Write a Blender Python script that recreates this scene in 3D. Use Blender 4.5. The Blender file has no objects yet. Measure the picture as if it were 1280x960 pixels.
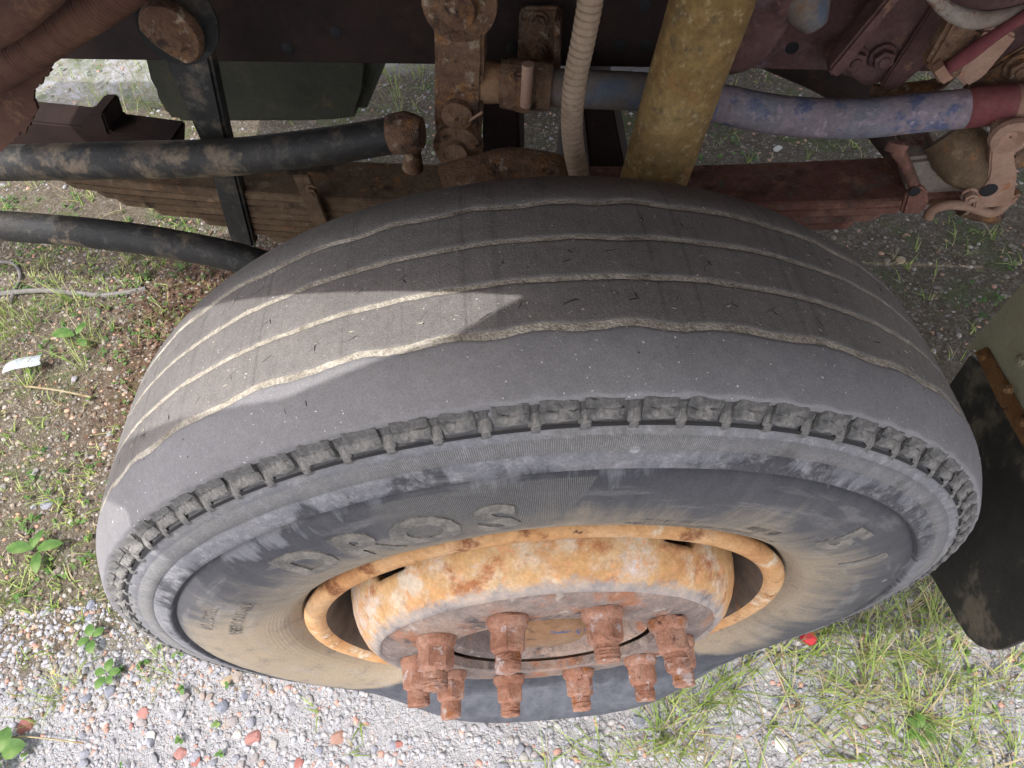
import bpy, bmesh, math, random
import numpy as np
from mathutils import Vector, Matrix
random.seed(7); rng = np.random.default_rng(7)
SC = bpy.context.scene; COL = SC.collection
# ------------------------------------------------------------------ camera
HUB = 0.49                                    # hub centre above the ground
CP = np.array([0.0008, -0.3585, 0.8838 + HUB])
CM = np.array([[0.9947589, 0.1010232, 0.0157831], [-0.0741972, 0.8194076, -0.5683889], [-0.0703533, 0.5642388, 0.8226087]])
FP = 805.63
cd = bpy.data.cameras.new('camera'); cam = bpy.data.objects.new('camera', cd); COL.objects.link(cam)
cd.sensor_width = 36; cd.lens = FP / 1280 * 36; cd.clip_start = 0.01; cd.clip_end = 500
mw = Matrix([list(CM[0]) + [CP[0]], list(CM[1]) + [CP[1]], list(CM[2]) + [CP[2]], [0, 0, 0, 1]])
cam.matrix_world = mw; SC.camera = cam
# ------------------------------------------------------------------ light
SUN = Vector((-0.30, -0.41, 1.0)).normalized()
w = bpy.data.worlds.new('World'); SC.world = w; w.use_nodes = True
nt = w.node_tree; nt.nodes.clear()
sky = nt.nodes.new('ShaderNodeTexSky'); sky.sky_type = 'NISHITA'; sky.sun_disc = False
sky.sun_elevation = math.asin(SUN.z); sky.sun_rotation = math.atan2(SUN.x, SUN.y) % (2 * math.pi)
sky.dust_density = 4.0; sky.air_density = 0.8; sky.ozone_density = 1.0
bg = nt.nodes.new('ShaderNodeBackground'); bg.inputs[1].default_value = 0.15
wo = nt.nodes.new('ShaderNodeOutputWorld')
hs = nt.nodes.new('ShaderNodeHueSaturation'); hs.inputs['Saturation'].default_value = 0.5   # hazy, milky sky
nt.links.new(sky.outputs[0], hs.inputs['Color']); nt.links.new(hs.outputs[0], bg.inputs[0]); nt.links.new(bg.outputs[0], wo.inputs[0])
sl = bpy.data.lights.new('sun', 'SUN'); sl.energy = 1.5; sl.angle = math.radians(0.5); sl.color = (1, 0.985, 0.96)
so = bpy.data.objects.new('sun', sl); COL.objects.link(so); so.rotation_euler = SUN.to_track_quat('Z', 'Y').to_euler(); so.location = (0, 0, 5)
SC.view_settings.view_transform = 'Standard'; SC.view_settings.look = 'None'
SC.view_settings.gamma = 1; SC.view_settings.exposure = 1.5

# ------------------------------------------------------------------ helpers
def ray(px, py): return CM @ np.array([(px - 640) / FP, -(py - 480) / FP, -1.0])
YAW = 0.2                                     # the front wheel is steered against the frame
def P(px, py, Y0):                            # point on the vertical plane y = Y0 - YAW x (parallel to the frame)
    d = ray(px, py); t = (Y0 - CP[1] - YAW * CP[0]) / (d[1] + YAW * d[0]); return CP + t * d
def PX(px, py, X0):                           # point on the plane across the truck
    d = ray(px, py); t = (X0 - CP[0] + YAW * CP[1]) / (d[0] - YAW * d[1]); return CP + t * d
def G(px, py, Z=0.0):
    d = ray(px, py); t = (Z - CP[2]) / d[2]; return CP + t * d
def PZ(px, py, Z): return G(px, py, Z)
WLOC = {}
def obj(name, verts, faces, mat, parent=None, smooth=True, mats=None, midx=None, uv=None, kind=None, label=None, center=True, origin=None):
    v = np.asarray(verts, float).reshape(-1, 3)
    c = np.array(origin, float) if origin is not None else ((v.min(0) + v.max(0)) / 2 if center else np.zeros(3))
    me = bpy.data.meshes.new(name)
    me.from_pydata([tuple(x) for x in (v - c)], [], faces) if not isinstance(faces, np.ndarray) else fastmesh(me, v - c, faces)
    for m in (mats or [mat]): me.materials.append(m)
    if midx is not None: me.polygons.foreach_set('material_index', np.asarray(midx, np.int32))
    if smooth: me.polygons.foreach_set('use_smooth', np.ones(len(me.polygons), bool))
    if uv is not None:
        ul = me.uv_layers.new(name='UVMap'); li = np.zeros(len(me.loops), np.int32); me.loops.foreach_get('vertex_index', li)
        ul.data.foreach_set('uv', np.asarray(uv, np.float32)[li].ravel())
    me.update()
    if smooth and len(me.polygons) < 30000: me.set_sharp_from_angle(angle=math.radians(42))
    return link(name, me, c, parent, kind, label)
def fastmesh(me, v, f):
    n = f.shape[1]
    me.vertices.add(len(v)); me.vertices.foreach_set('co', v.astype(np.float32).ravel())
    me.loops.add(f.size); me.loops.foreach_set('vertex_index', f.astype(np.int32).ravel())
    me.polygons.add(len(f)); me.polygons.foreach_set('loop_start', np.arange(0, f.size, n, dtype=np.int32))
    me.update(calc_edges=True)
def link(name, me, c, parent=None, kind=None, label=None):
    o = bpy.data.objects.new(name, me); COL.objects.link(o)
    pw = WLOC[parent.name] if parent else np.zeros(3)
    o.location = tuple(np.asarray(c) - pw); WLOC[o.name] = np.array(c, float)
    if parent: o.parent = parent
    if kind: o['kind'] = kind
    if label: o['label'] = label
    return o
def thing(o, label, cat, group=None):
    o['label'] = label; o['category'] = cat
    if group: o['group'] = group
    return o
def empty(name, loc, parent=None):
    return link(name, None, loc, parent)
def bm_obj(name, bm, mat, parent=None, smooth=False, **k):
    bm.normal_update()
    v = np.array([x.co[:] for x in bm.verts]); bm.verts.index_update()
    f = [[q.index for q in p.verts] for p in bm.faces]
    bm.free(); return obj(name, v, f, mat, parent, smooth, **k)
def hashn(ix, iy, iz, s):
    h = (ix * 374761393 + iy * 668265263 + iz * 2147483647 + s * 1274126177) & 0xFFFFFFFF
    h = ((h ^ (h >> 13)) * 1274126177) & 0xFFFFFFFF
    h = ((h ^ (h >> 16)) * 2246822519) & 0xFFFFFFFF
    return ((h ^ (h >> 15)) & 0xFFFFFF) / float(0xFFFFFF)
def vnoise(p, scale, seed=0, octaves=1):
    p = np.asarray(p, float) * scale; out = 0; amp = 1; tot = 0
    for o in range(octaves):
        q = p * 2 ** o; i = np.floor(q).astype(np.int64); f = q - i; f = f * f * (3 - 2 * f); r = 0
        for dx in (0, 1):
            for dy in (0, 1):
                for dz in (0, 1):
                    wgt = (f[:, 0] if dx else 1 - f[:, 0]) * (f[:, 1] if dy else 1 - f[:, 1]) * (f[:, 2] if dz else 1 - f[:, 2])
                    r = r + wgt * hashn(i[:, 0] + dx, i[:, 1] + dy, i[:, 2] + dz, seed + o)
        out = out + amp * r; tot += amp; amp *= 0.5
    return out / tot * 2 - 1
def grid_faces(nu, nv, wrap=False):
    a = np.arange(nu * nv).reshape(nu, nv); b = np.roll(a, -1, 0) if wrap else a[1:]
    a = a if wrap else a[:-1]
    return np.stack([a[:, :-1], a[:, 1:], b[:, 1:], b[:, :-1]], -1).reshape(-1, 4)
def smoothpath(pts, n):
    pts = np.asarray(pts, float); t = np.linspace(0, len(pts) - 1, n); out = []
    Pp = np.vstack([2 * pts[0] - pts[1], pts, 2 * pts[-1] - pts[-2]])
    for x in t:
        i = min(int(x), len(pts) - 2); u = x - i; a, b, c, d = Pp[i:i + 4]
        out.append(0.5 * ((2 * b) + (c - a) * u + (2 * a - 5 * b + 4 * c - d) * u * u + (3 * b - a - 3 * c + d) * u ** 3))
    return np.array(out)
def tube(name, pts, rad, mat, parent, n=None, seg=24, lump=0.0, caps=True, ribs=None, **k):
    pts = smoothpath(pts, n or max(8, len(pts) * 8)) if len(pts) > 1 else pts
    m = len(pts); s = np.concatenate([[0], np.cumsum(np.linalg.norm(np.diff(pts, axis=0), axis=1))])
    rad = np.interp(s / s[-1], np.linspace(0, 1, len(rad)), rad) if np.ndim(rad) else np.full(m, rad)
    if ribs: rad = rad * (1 - ribs[1] * np.exp(-((s / ribs[0]) % 1 - 0.5) ** 2 / 0.012))
    T = np.gradient(pts, axis=0); T /= np.linalg.norm(T, axis=1)[:, None]
    u = np.cross(T[0], [0, 0, 1.0]);
    if np.linalg.norm(u) < 1e-3: u = np.array([1.0, 0, 0])
    u /= np.linalg.norm(u); V = []
    a = np.arange(seg) / seg * 2 * np.pi
    for i in range(m):
        u = u - T[i] * (u @ T[i]); u /= np.linalg.norm(u); v = np.cross(T[i], u)
        V.append(pts[i] + rad[i] * (np.cos(a)[:, None] * u + np.sin(a)[:, None] * v))
    V = np.array(V)
    if lump:
        fl = V.reshape(-1, 3); nn = vnoise(fl, 30, 3, 3); cen = np.repeat(pts, seg, 0)
        V = (fl + (fl - cen) * (nn * lump)[:, None]).reshape(m, seg, 3)
    F = []
    for i in range(m - 1):
        for j in range(seg):
            F.append([i * seg + j, i * seg + (j + 1) % seg, (i + 1) * seg + (j + 1) % seg, (i + 1) * seg + j])
    if caps: F.append(list(range(seg))[::-1]); F.append([(m - 1) * seg + j for j in range(seg)])
    return obj(name, V.reshape(-1, 3), F, mat, parent, True, **k)
def lathe(name, prof, mat, parent, axis=None, origin=(0, 0, 0), n=64, lump=0.0, **k):
    """prof: (distance along axis, radius); axis defaults to the wheel axle pointing outwards (-y)"""
    ax = np.array(axis if axis is not None else (0, -1, 0), float); ax /= np.linalg.norm(ax)
    u = np.cross(ax, [0, 0, 1.0]); u = np.array([1.0, 0, 0]) if np.linalg.norm(u) < 1e-3 else u / np.linalg.norm(u); v = np.cross(ax, u)
    a = np.arange(n) / n * 2 * np.pi; V = []
    for d, r in prof: V.append(np.array(origin) + ax * d + r * (np.cos(a)[:, None] * u + np.sin(a)[:, None] * v))
    V = np.array(V).reshape(-1, 3)
    if lump: V = V + vnoise(V, 60, 5, 2)[:, None] * lump * ax + vnoise(V, 50, 9, 2)[:, None] * lump * (u + v) * 0.5
    m = len(prof); F = []
    for i in range(m - 1):
        for j in range(n): F.append([i * n + j, (i + 1) * n + j, (i + 1) * n + (j + 1) % n, i * n + (j + 1) % n])
    return obj(name, V, F, mat, parent, True, **k)
def plate(name, poly, ext, mat, parent, bevel=0.002, lump=0.0, **k):
    """solid from an outline (3-D points, planar) pushed along ext"""
    bm = bmesh.new(); ext = Vector([float(x) for x in ext])
    vs = [bm.verts.new([float(x) for x in p]) for p in poly]; f = bm.faces.new(vs)
    r = bmesh.ops.extrude_face_region(bm, geom=[f])
    bmesh.ops.translate(bm, vec=ext, verts=[q for q in r['geom'] if isinstance(q, bmesh.types.BMVert)])
    bmesh.ops.recalc_face_normals(bm, faces=bm.faces)
    if bevel: bmesh.ops.bevel(bm, geom=list(bm.edges), offset=bevel, segments=2, affect='EDGES', clamp_overlap=True)
    if lump:
        bmesh.ops.subdivide_edges(bm, edges=bm.edges, cuts=2, use_grid_fill=True)
        for x in bm.verts:
            n = vnoise(np.array([x.co[:]]), 40, 2, 2)[0]; x.co += Vector((n, -n, n)) * lump
    return bm_obj(name, bm, mat, parent, False, **k)
def box(name, c, size, mat, parent, rot=None, bevel=0.003, **k):
    bm = bmesh.new(); bmesh.ops.create_cube(bm, size=1)
    bmesh.ops.scale(bm, vec=Vector(size), verts=bm.verts)
    if bevel: bmesh.ops.bevel(bm, geom=list(bm.edges), offset=bevel, segments=2, affect='EDGES')
    m = (rot or Matrix.Identity(3)).to_4x4(); m.translation = Vector([float(x) for x in c])
    bmesh.ops.transform(bm, matrix=m, verts=bm.verts)
    return bm_obj(name, bm, mat, parent, False, **k)
ROTY = Matrix.Rotation(-math.atan(YAW), 3, 'Z')          # local x along the frame
FX = np.array([1, -YAW, 0.0]); FX /= np.linalg.norm(FX); FY = np.array([YAW, 1, 0.0]); FY /= np.linalg.norm(FY); FZ = np.array([0, 0, 1.0])
def bolt(p, axis, r, h, mat, parent, name='bolt', washer=True):
    a = np.array(axis, float); a /= np.linalg.norm(a)
    prof = [(0, 0.0001), (0, r * 1.5), (h * .18, r * 1.5), (h * .2, r * 1.05)] if washer else [(0, r)]
    u = np.cross(a, [0.3, 0.1, 1.0]); u /= np.linalg.norm(u); v = np.cross(a, u); V = []; F = []
    def ring(d, rad, n, off=0): return [np.array(p) + a * d + rad * (math.cos(t + off) * u + math.sin(t + off) * v) for t in [2 * math.pi * i / n for i in range(n)]]
    rows = [ring(0, r * 1.3, 12), ring(h * .15, r * 1.28, 12), ring(h * .21, r, 12), ring(h * .75, r, 12), ring(h * .8, r * .55, 12), ring(h * .95, r * .5, 12), ring(h * .97, 0.0002, 12)]
    for rw in (2, 3):
        for i in range(12):
            if i % 2: rows[rw][i] = (rows[rw][i - 1] + rows[rw][(i + 1) % 12]) / 2
    for rw in rows: V += rw
    for i in range(len(rows) - 1):
        for j in range(12): F.append([i * 12 + j, i * 12 + (j + 1) % 12, (i + 1) * 12 + (j + 1) % 12, (i + 1) * 12 + j])
    return obj(name, V, F, mat, parent, False)

# ------------------------------------------------------------------ materials
class NB:
    def __init__(s, name):
        s.m = bpy.data.materials.new(name); s.m.use_nodes = True; s.t = s.m.node_tree; s.t.nodes.clear()
        s.out = s.t.nodes.new('ShaderNodeOutputMaterial'); s.b = s.t.nodes.new('ShaderNodeBsdfPrincipled'); s.L(s.b.outputs[0], s.out.inputs[0])
        s.tc = s.t.nodes.new('ShaderNodeTexCoord'); s.co = s.tc.outputs['Object']
    def L(s, a, b): s.t.links.new(a, b)
    def N(s, ty, **k):
        n = s.t.nodes.new(ty)
        for a, b in k.items(): setattr(n, a, b)
        return n
    def noise(s, scale, detail=4, rough=0.6, co=None, stretch=None, off=None, dist=0.0):
        n = s.N('ShaderNodeTexNoise'); n.inputs['Scale'].default_value = scale; n.inputs['Detail'].default_value = detail; n.inputs['Roughness'].default_value = rough; n.inputs['Distortion'].default_value = dist
        co = co or s.co
        if stretch or off:
            mp = s.N('ShaderNodeMapping'); s.L(co, mp.inputs[0])
            if stretch: mp.inputs['Scale'].default_value = stretch
            if off: mp.inputs['Location'].default_value = off
            co = mp.outputs[0]
        s.L(co, n.inputs['Vector']); return n.outputs[0]
    def ramp(s, fac, stops, interp='LINEAR'):
        r = s.N('ShaderNodeValToRGB'); r.color_ramp.interpolation = interp; e = r.color_ramp.elements
        while len(e) < len(stops): e.new(0.5)
        for i, (p, c) in enumerate(stops): e[i].position = p; e[i].color = (*(c if np.ndim(c) else (c, c, c)), 1)
        s.L(fac, r.inputs[0]); return r.outputs[0]
    def mask(s, fac, lo, hi):
        m = s.N('ShaderNodeMapRange'); m.interpolation_type = 'SMOOTHSTEP'
        m.inputs[1].default_value = lo; m.inputs[2].default_value = hi; s.L(fac, m.inputs[0]); return m.outputs[0]
    def mix(s, f, a, b, mode='MIX'):
        m = s.N('ShaderNodeMix', data_type='RGBA', blend_type=mode)
        if isinstance(f, (int, float)): m.inputs[0].default_value = f
        else: s.L(f, m.inputs[0])
        for i, x in ((6, a), (7, b)):
            if isinstance(x, tuple): m.inputs[i].default_value = (*x, 1)
            else: s.L(x, m.inputs[i])
        return m.outputs[2]
    def math(s, op, a, b=0.0, c=None):
        m = s.N('ShaderNodeMath', operation=op)
        for i, x in enumerate((a, b, c)):
            if x is None: continue
            if isinstance(x, (int, float)): m.inputs[i].default_value = x
            else: s.L(x, m.inputs[i])
        return m.outputs[0]
    def done(s, col, rough=0.8, bump=None, dist=0.002, strength=1.0, metal=0.0, spec=0.4):
        if isinstance(col, tuple): s.b.inputs['Base Color'].default_value = (*col, 1)
        else: s.L(col, s.b.inputs['Base Color'])
        if isinstance(rough, (int, float)): s.b.inputs['Roughness'].default_value = rough
        else: s.L(rough, s.b.inputs['Roughness'])
        s.b.inputs['Metallic'].default_value = metal; s.b.inputs['Specular IOR Level'].default_value = spec
        if bump is not None:
            bn = s.N('ShaderNodeBump'); bn.inputs['Distance'].default_value = dist; bn.inputs['Strength'].default_value = strength
            s.L(bump, bn.inputs['Height']); s.L(bn.outputs[0], s.b.inputs['Normal'])
        return s.m
def rusty(name, base, patches, fine=0.25, bump=0.002, rough=0.85, scale=1.0, stretch=None, radial=False):
    """base colour stops over a broad noise, then patches (colour, scale, lo, hi), then fine grain"""
    n = NB(name)
    oi = n.N('ShaderNodeObjectInfo'); va = n.N('ShaderNodeVectorMath', operation='ADD'); vm = n.N('ShaderNodeCombineXYZ')
    for q in range(3): n.L(n.math('MULTIPLY', oi.outputs['Random'], 7.0 + 3 * q), vm.inputs[q])
    n.L(n.tc.outputs['Object'], va.inputs[0]); n.L(vm.outputs[0], va.inputs[1]); n.co = va.outputs[0]
    c = n.ramp(n.noise(9 * scale, 5, 0.65, stretch=stretch), [(0.3 + 0.4 * i / (len(base) - 1), b) for i, b in enumerate(base)])
    for i, (pc, ps, lo, hi) in enumerate(patches):
        c = n.mix(n.mask(n.noise(ps, 6, 0.68, off=(3.1 * i + 1, 7.7 * i, 1.3), stretch=stretch), lo, hi), c, pc)
    g = n.noise(240, 3, 0.7); sp = n.noise(70 * scale, 5, 0.75)
    c = n.mix(fine, c, n.ramp(sp, [(0.3, 0.25), (0.7, 1.0)]), 'MULTIPLY') if fine else c
    c = n.mix(0.35, c, n.ramp(g, [(0.3, 0.45), (0.65, 1.0)]), 'MULTIPLY')
    if radial:        # bare dusty steel towards the nuts
        s2 = n.N('ShaderNodeSeparateXYZ'); n.L(n.tc.outputs['Object'], s2.inputs[0])
        rr = n.math('SQRT', n.math('ADD', n.math('POWER', s2.outputs[0], 2.0), n.math('POWER', s2.outputs[2], 2.0)))
        rr = n.math('ADD', rr, n.math('MULTIPLY', n.math('SUBTRACT', sp, 0.5), 0.03))
        c = n.mix(n.mask(rr, 0.232, 0.222), c, n.ramp(n.noise(26, 6, 0.75), [(0.35, (0.17, 0.15, 0.15)), (0.5, (0.36, 0.31, 0.28)), (0.68, (0.54, 0.42, 0.33))]))
    h = n.math('ADD', n.math('MULTIPLY', sp, 1.0), n.math('MULTIPLY', g, 0.35))
    return n.done(c, rough, h, bump, 0.8, spec=0.3)
M = {}
M['rim'] = rusty('rusty_rim_paint', [(0.60, 0.26, 0.10), (0.72, 0.42, 0.18), (0.77, 0.52, 0.28)],
                 [((0.80, 0.66, 0.50), 18, 0.47, 0.66), ((0.80, 0.70, 0.66), 10, 0.54, 0.70), ((0.48, 0.19, 0.08), 24, 0.52, 0.68), ((0.80, 0.42, 0.20), 60, 0.54, 0.64)], 0.3, 0.0018, radial=True)
M['rimring'] = rusty('rusty_flange_paint', [(0.46, 0.20, 0.08), (0.64, 0.35, 0.15), (0.70, 0.46, 0.26)],
                 [((0.76, 0.64, 0.48), 14, 0.54, 0.66), ((0.26, 0.10, 0.04), 20, 0.53, 0.66), ((0.13, 0.06, 0.04), 45, 0.62, 0.70)], 0.4, 0.0025)
M['discface'] = rusty('dusty_disc_face', [(0.20, 0.16, 0.15), (0.36, 0.28, 0.24), (0.50, 0.34, 0.25)],
                      [((0.46, 0.21, 0.12), 16, 0.53, 0.66), ((0.11, 0.10, 0.10), 22, 0.54, 0.68), ((0.58, 0.48, 0.40), 40, 0.58, 0.68)], 0.5, 0.004)
M['nut'] = rusty('flaky_red_rust', [(0.32, 0.135, 0.08), (0.50, 0.25, 0.165), (0.60, 0.36, 0.26)],
                 [((0.66, 0.54, 0.50), 45, 0.56, 0.66), ((0.44, 0.17, 0.06), 40, 0.58, 0.66), ((0.10, 0.04, 0.03), 60, 0.62, 0.70)], 0.5, 0.003, scale=3)
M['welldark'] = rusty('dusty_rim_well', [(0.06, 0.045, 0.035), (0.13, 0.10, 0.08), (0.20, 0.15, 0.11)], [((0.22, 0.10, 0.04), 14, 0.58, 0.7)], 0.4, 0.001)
M['hubm'] = rusty('hub_rust', [(0.20, 0.10, 0.05), (0.34, 0.19, 0.10), (0.40, 0.27, 0.17)],
                  [((0.08, 0.12, 0.25), 24, 0.60, 0.64), ((0.08, 0.06, 0.05), 20, 0.58, 0.68)], 0.4, 0.002)
M['frame'] = rusty('dark_frame_paint', [(0.020, 0.012, 0.010), (0.032, 0.018, 0.015), (0.045, 0.024, 0.02)], [((0.07, 0.035, 0.026), 8, 0.58, 0.72)], 0.4, 0.001)
M['framered'] = rusty('dusty_red_frame_paint', [(0.11, 0.055, 0.05), (0.17, 0.085, 0.08), (0.22, 0.13, 0.12)],
                      [((0.27, 0.19, 0.20), 12, 0.52, 0.68), ((0.06, 0.035, 0.03), 18, 0.54, 0.7), ((0.30, 0.17, 0.11), 40, 0.58, 0.68)], 0.55, 0.002)
M['springred'] = rusty('oxide_red_paint', [(0.20, 0.085, 0.062), (0.27, 0.125, 0.092), (0.34, 0.19, 0.14)], [((0.14, 0.075, 0.055), 14, 0.52, 0.66), ((0.40, 0.21, 0.14), 30, 0.55, 0.68), ((0.20, 0.17, 0.14), 55, 0.54, 0.68)], 0.6, 0.0025)
M['springbrown'] = rusty('brown_spring_rust', [(0.10, 0.062, 0.036), (0.17, 0.11, 0.064), (0.24, 0.165, 0.10)], [((0.05, 0.033, 0.022), 14, 0.54, 0.68), ((0.33, 0.23, 0.14), 34, 0.56, 0.7), ((0.30, 0.14, 0.06), 26, 0.58, 0.68)], 0.6, 0.003)
M['arm'] = rusty('crusted_brown_rust', [(0.15, 0.075, 0.045), (0.26, 0.15, 0.09), (0.34, 0.22, 0.14)], [((0.13, 0.11, 0.10), 10, 0.55, 0.68), ((0.40, 0.19, 0.07), 30, 0.54, 0.64), ((0.06, 0.035, 0.025), 38, 0.54, 0.66), ((0.44, 0.34, 0.24), 60, 0.57, 0.66)], 0.7, 0.006)
M['link'] = rusty('grey_dusty_drag_link', [(0.16, 0.13, 0.11), (0.20, 0.17, 0.15), (0.26, 0.20, 0.16)], [((0.13, 0.15, 0.19), 8, 0.5, 0.6), ((0.26, 0.15, 0.09), 20, 0.58, 0.68)], 0.35, 0.001)
M['linklilac'] = rusty('lilac_and_blue_chipped_paint', [(0.24, 0.20, 0.22), (0.33, 0.27, 0.30), (0.30, 0.285, 0.31)],
                       [((0.13, 0.15, 0.26), 34, 0.54, 0.63), ((0.22, 0.14, 0.10), 18, 0.55, 0.66), ((0.22, 0.23, 0.27), 7, 0.52, 0.64), ((0.42, 0.34, 0.38), 60, 0.56, 0.64)], 0.5, 0.002)
M['darkred'] = rusty('dark_red_paint', [(0.16, 0.04, 0.045), (0.22, 0.065, 0.065), (0.28, 0.14, 0.12)], [((0.33, 0.22, 0.2), 14, 0.58, 0.66)], 0.3, 0.001)
M['tan'] = rusty('tan_dusty_steel', [(0.32, 0.17, 0.11), (0.40, 0.24, 0.17), (0.46, 0.31, 0.23)], [((0.14, 0.10, 0.09), 18, 0.6, 0.68), ((0.42, 0.17, 0.08), 22, 0.58, 0.66)], 0.35, 0.0015)
M['palecrust'] = rusty('pale_crusted_paint', [(0.26, 0.18, 0.14), (0.34, 0.28, 0.23), (0.42, 0.37, 0.31)], [((0.26, 0.12, 0.08), 30, 0.55, 0.62)], 0.45, 0.003)
M['conduit'] = rusty('tan_conduit_plastic', [(0.30, 0.21, 0.14), (0.37, 0.27, 0.19), (0.42, 0.31, 0.22)], [((0.20, 0.13, 0.08), 20, 0.58, 0.7)], 0.2, 0.0006)
M['yellow'] = rusty('ochre_lichen_rust', [(0.22, 0.135, 0.045), (0.34, 0.215, 0.08), (0.42, 0.29, 0.12)], [((0.36, 0.17, 0.06), 12, 0.54, 0.68), ((0.18, 0.13, 0.07), 34, 0.54, 0.68), ((0.50, 0.38, 0.20), 80, 0.54, 0.68)], 0.7, 0.003)
M['blacktube'] = rusty('black_paint_with_mud', [(0.016, 0.016, 0.016), (0.024, 0.023, 0.022), (0.04, 0.035, 0.03)], [((0.20, 0.15, 0.10), 5, 0.56, 0.62), ((0.13, 0.10, 0.07), 14, 0.52, 0.66), ((0.07, 0.065, 0.055), 50, 0.52, 0.66)], 0.5, 0.002, rough=0.55)
M['liner'] = rusty('red_brown_wheel_arch', [(0.055, 0.023, 0.015), (0.08, 0.034, 0.022), (0.11, 0.05, 0.03)], [((0.16, 0.08, 0.045), 14, 0.58, 0.68), ((0.06, 0.03, 0.02), 10, 0.58, 0.7)], 0.3, 0.001)
M['greybox'] = rusty('greenish_engine_casting', [(0.04, 0.045, 0.035), (0.06, 0.062, 0.045), (0.09, 0.08, 0.05)], [((0.13, 0.10, 0.05), 6, 0.58, 0.7)], 0.3, 0.001)
M['guard'] = rusty('olive_grey_mudguard_paint', [(0.34, 0.325, 0.22), (0.39, 0.37, 0.255), (0.43, 0.41, 0.29)], [((0.28, 0.25, 0.17), 5, 0.55, 0.68)], 0.12, 0.0004, rough=0.6)
M['beige'] = rusty('beige_body_paint', [(0.50, 0.42, 0.26), (0.54, 0.46, 0.30), (0.56, 0.48, 0.33)], [], 0.1, 0.0003, rough=0.5)
M['flap'] = rusty('black_rubber_flap', [(0.030, 0.029, 0.026), (0.042, 0.040, 0.035), (0.055, 0.052, 0.045)], [((0.16, 0.135, 0.10), 10, 0.50, 0.62), ((0.14, 0.13, 0.11), 40, 0.66, 0.72)], 0.3, 0.001, rough=0.65)
M['striprust'] = rusty('clamp_strip_rust', [(0.14, 0.06, 0.02), (0.26, 0.13, 0.05), (0.34, 0.22, 0.11)], [((0.06, 0.03, 0.02), 26, 0.57, 0.66)], 0.4, 0.002)
M['plastic'] = rusty('dark_grey_plastic', [(0.05, 0.05, 0.05), (0.06, 0.06, 0.06), (0.08, 0.08, 0.08)], [], 0.2, 0.0005)

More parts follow.
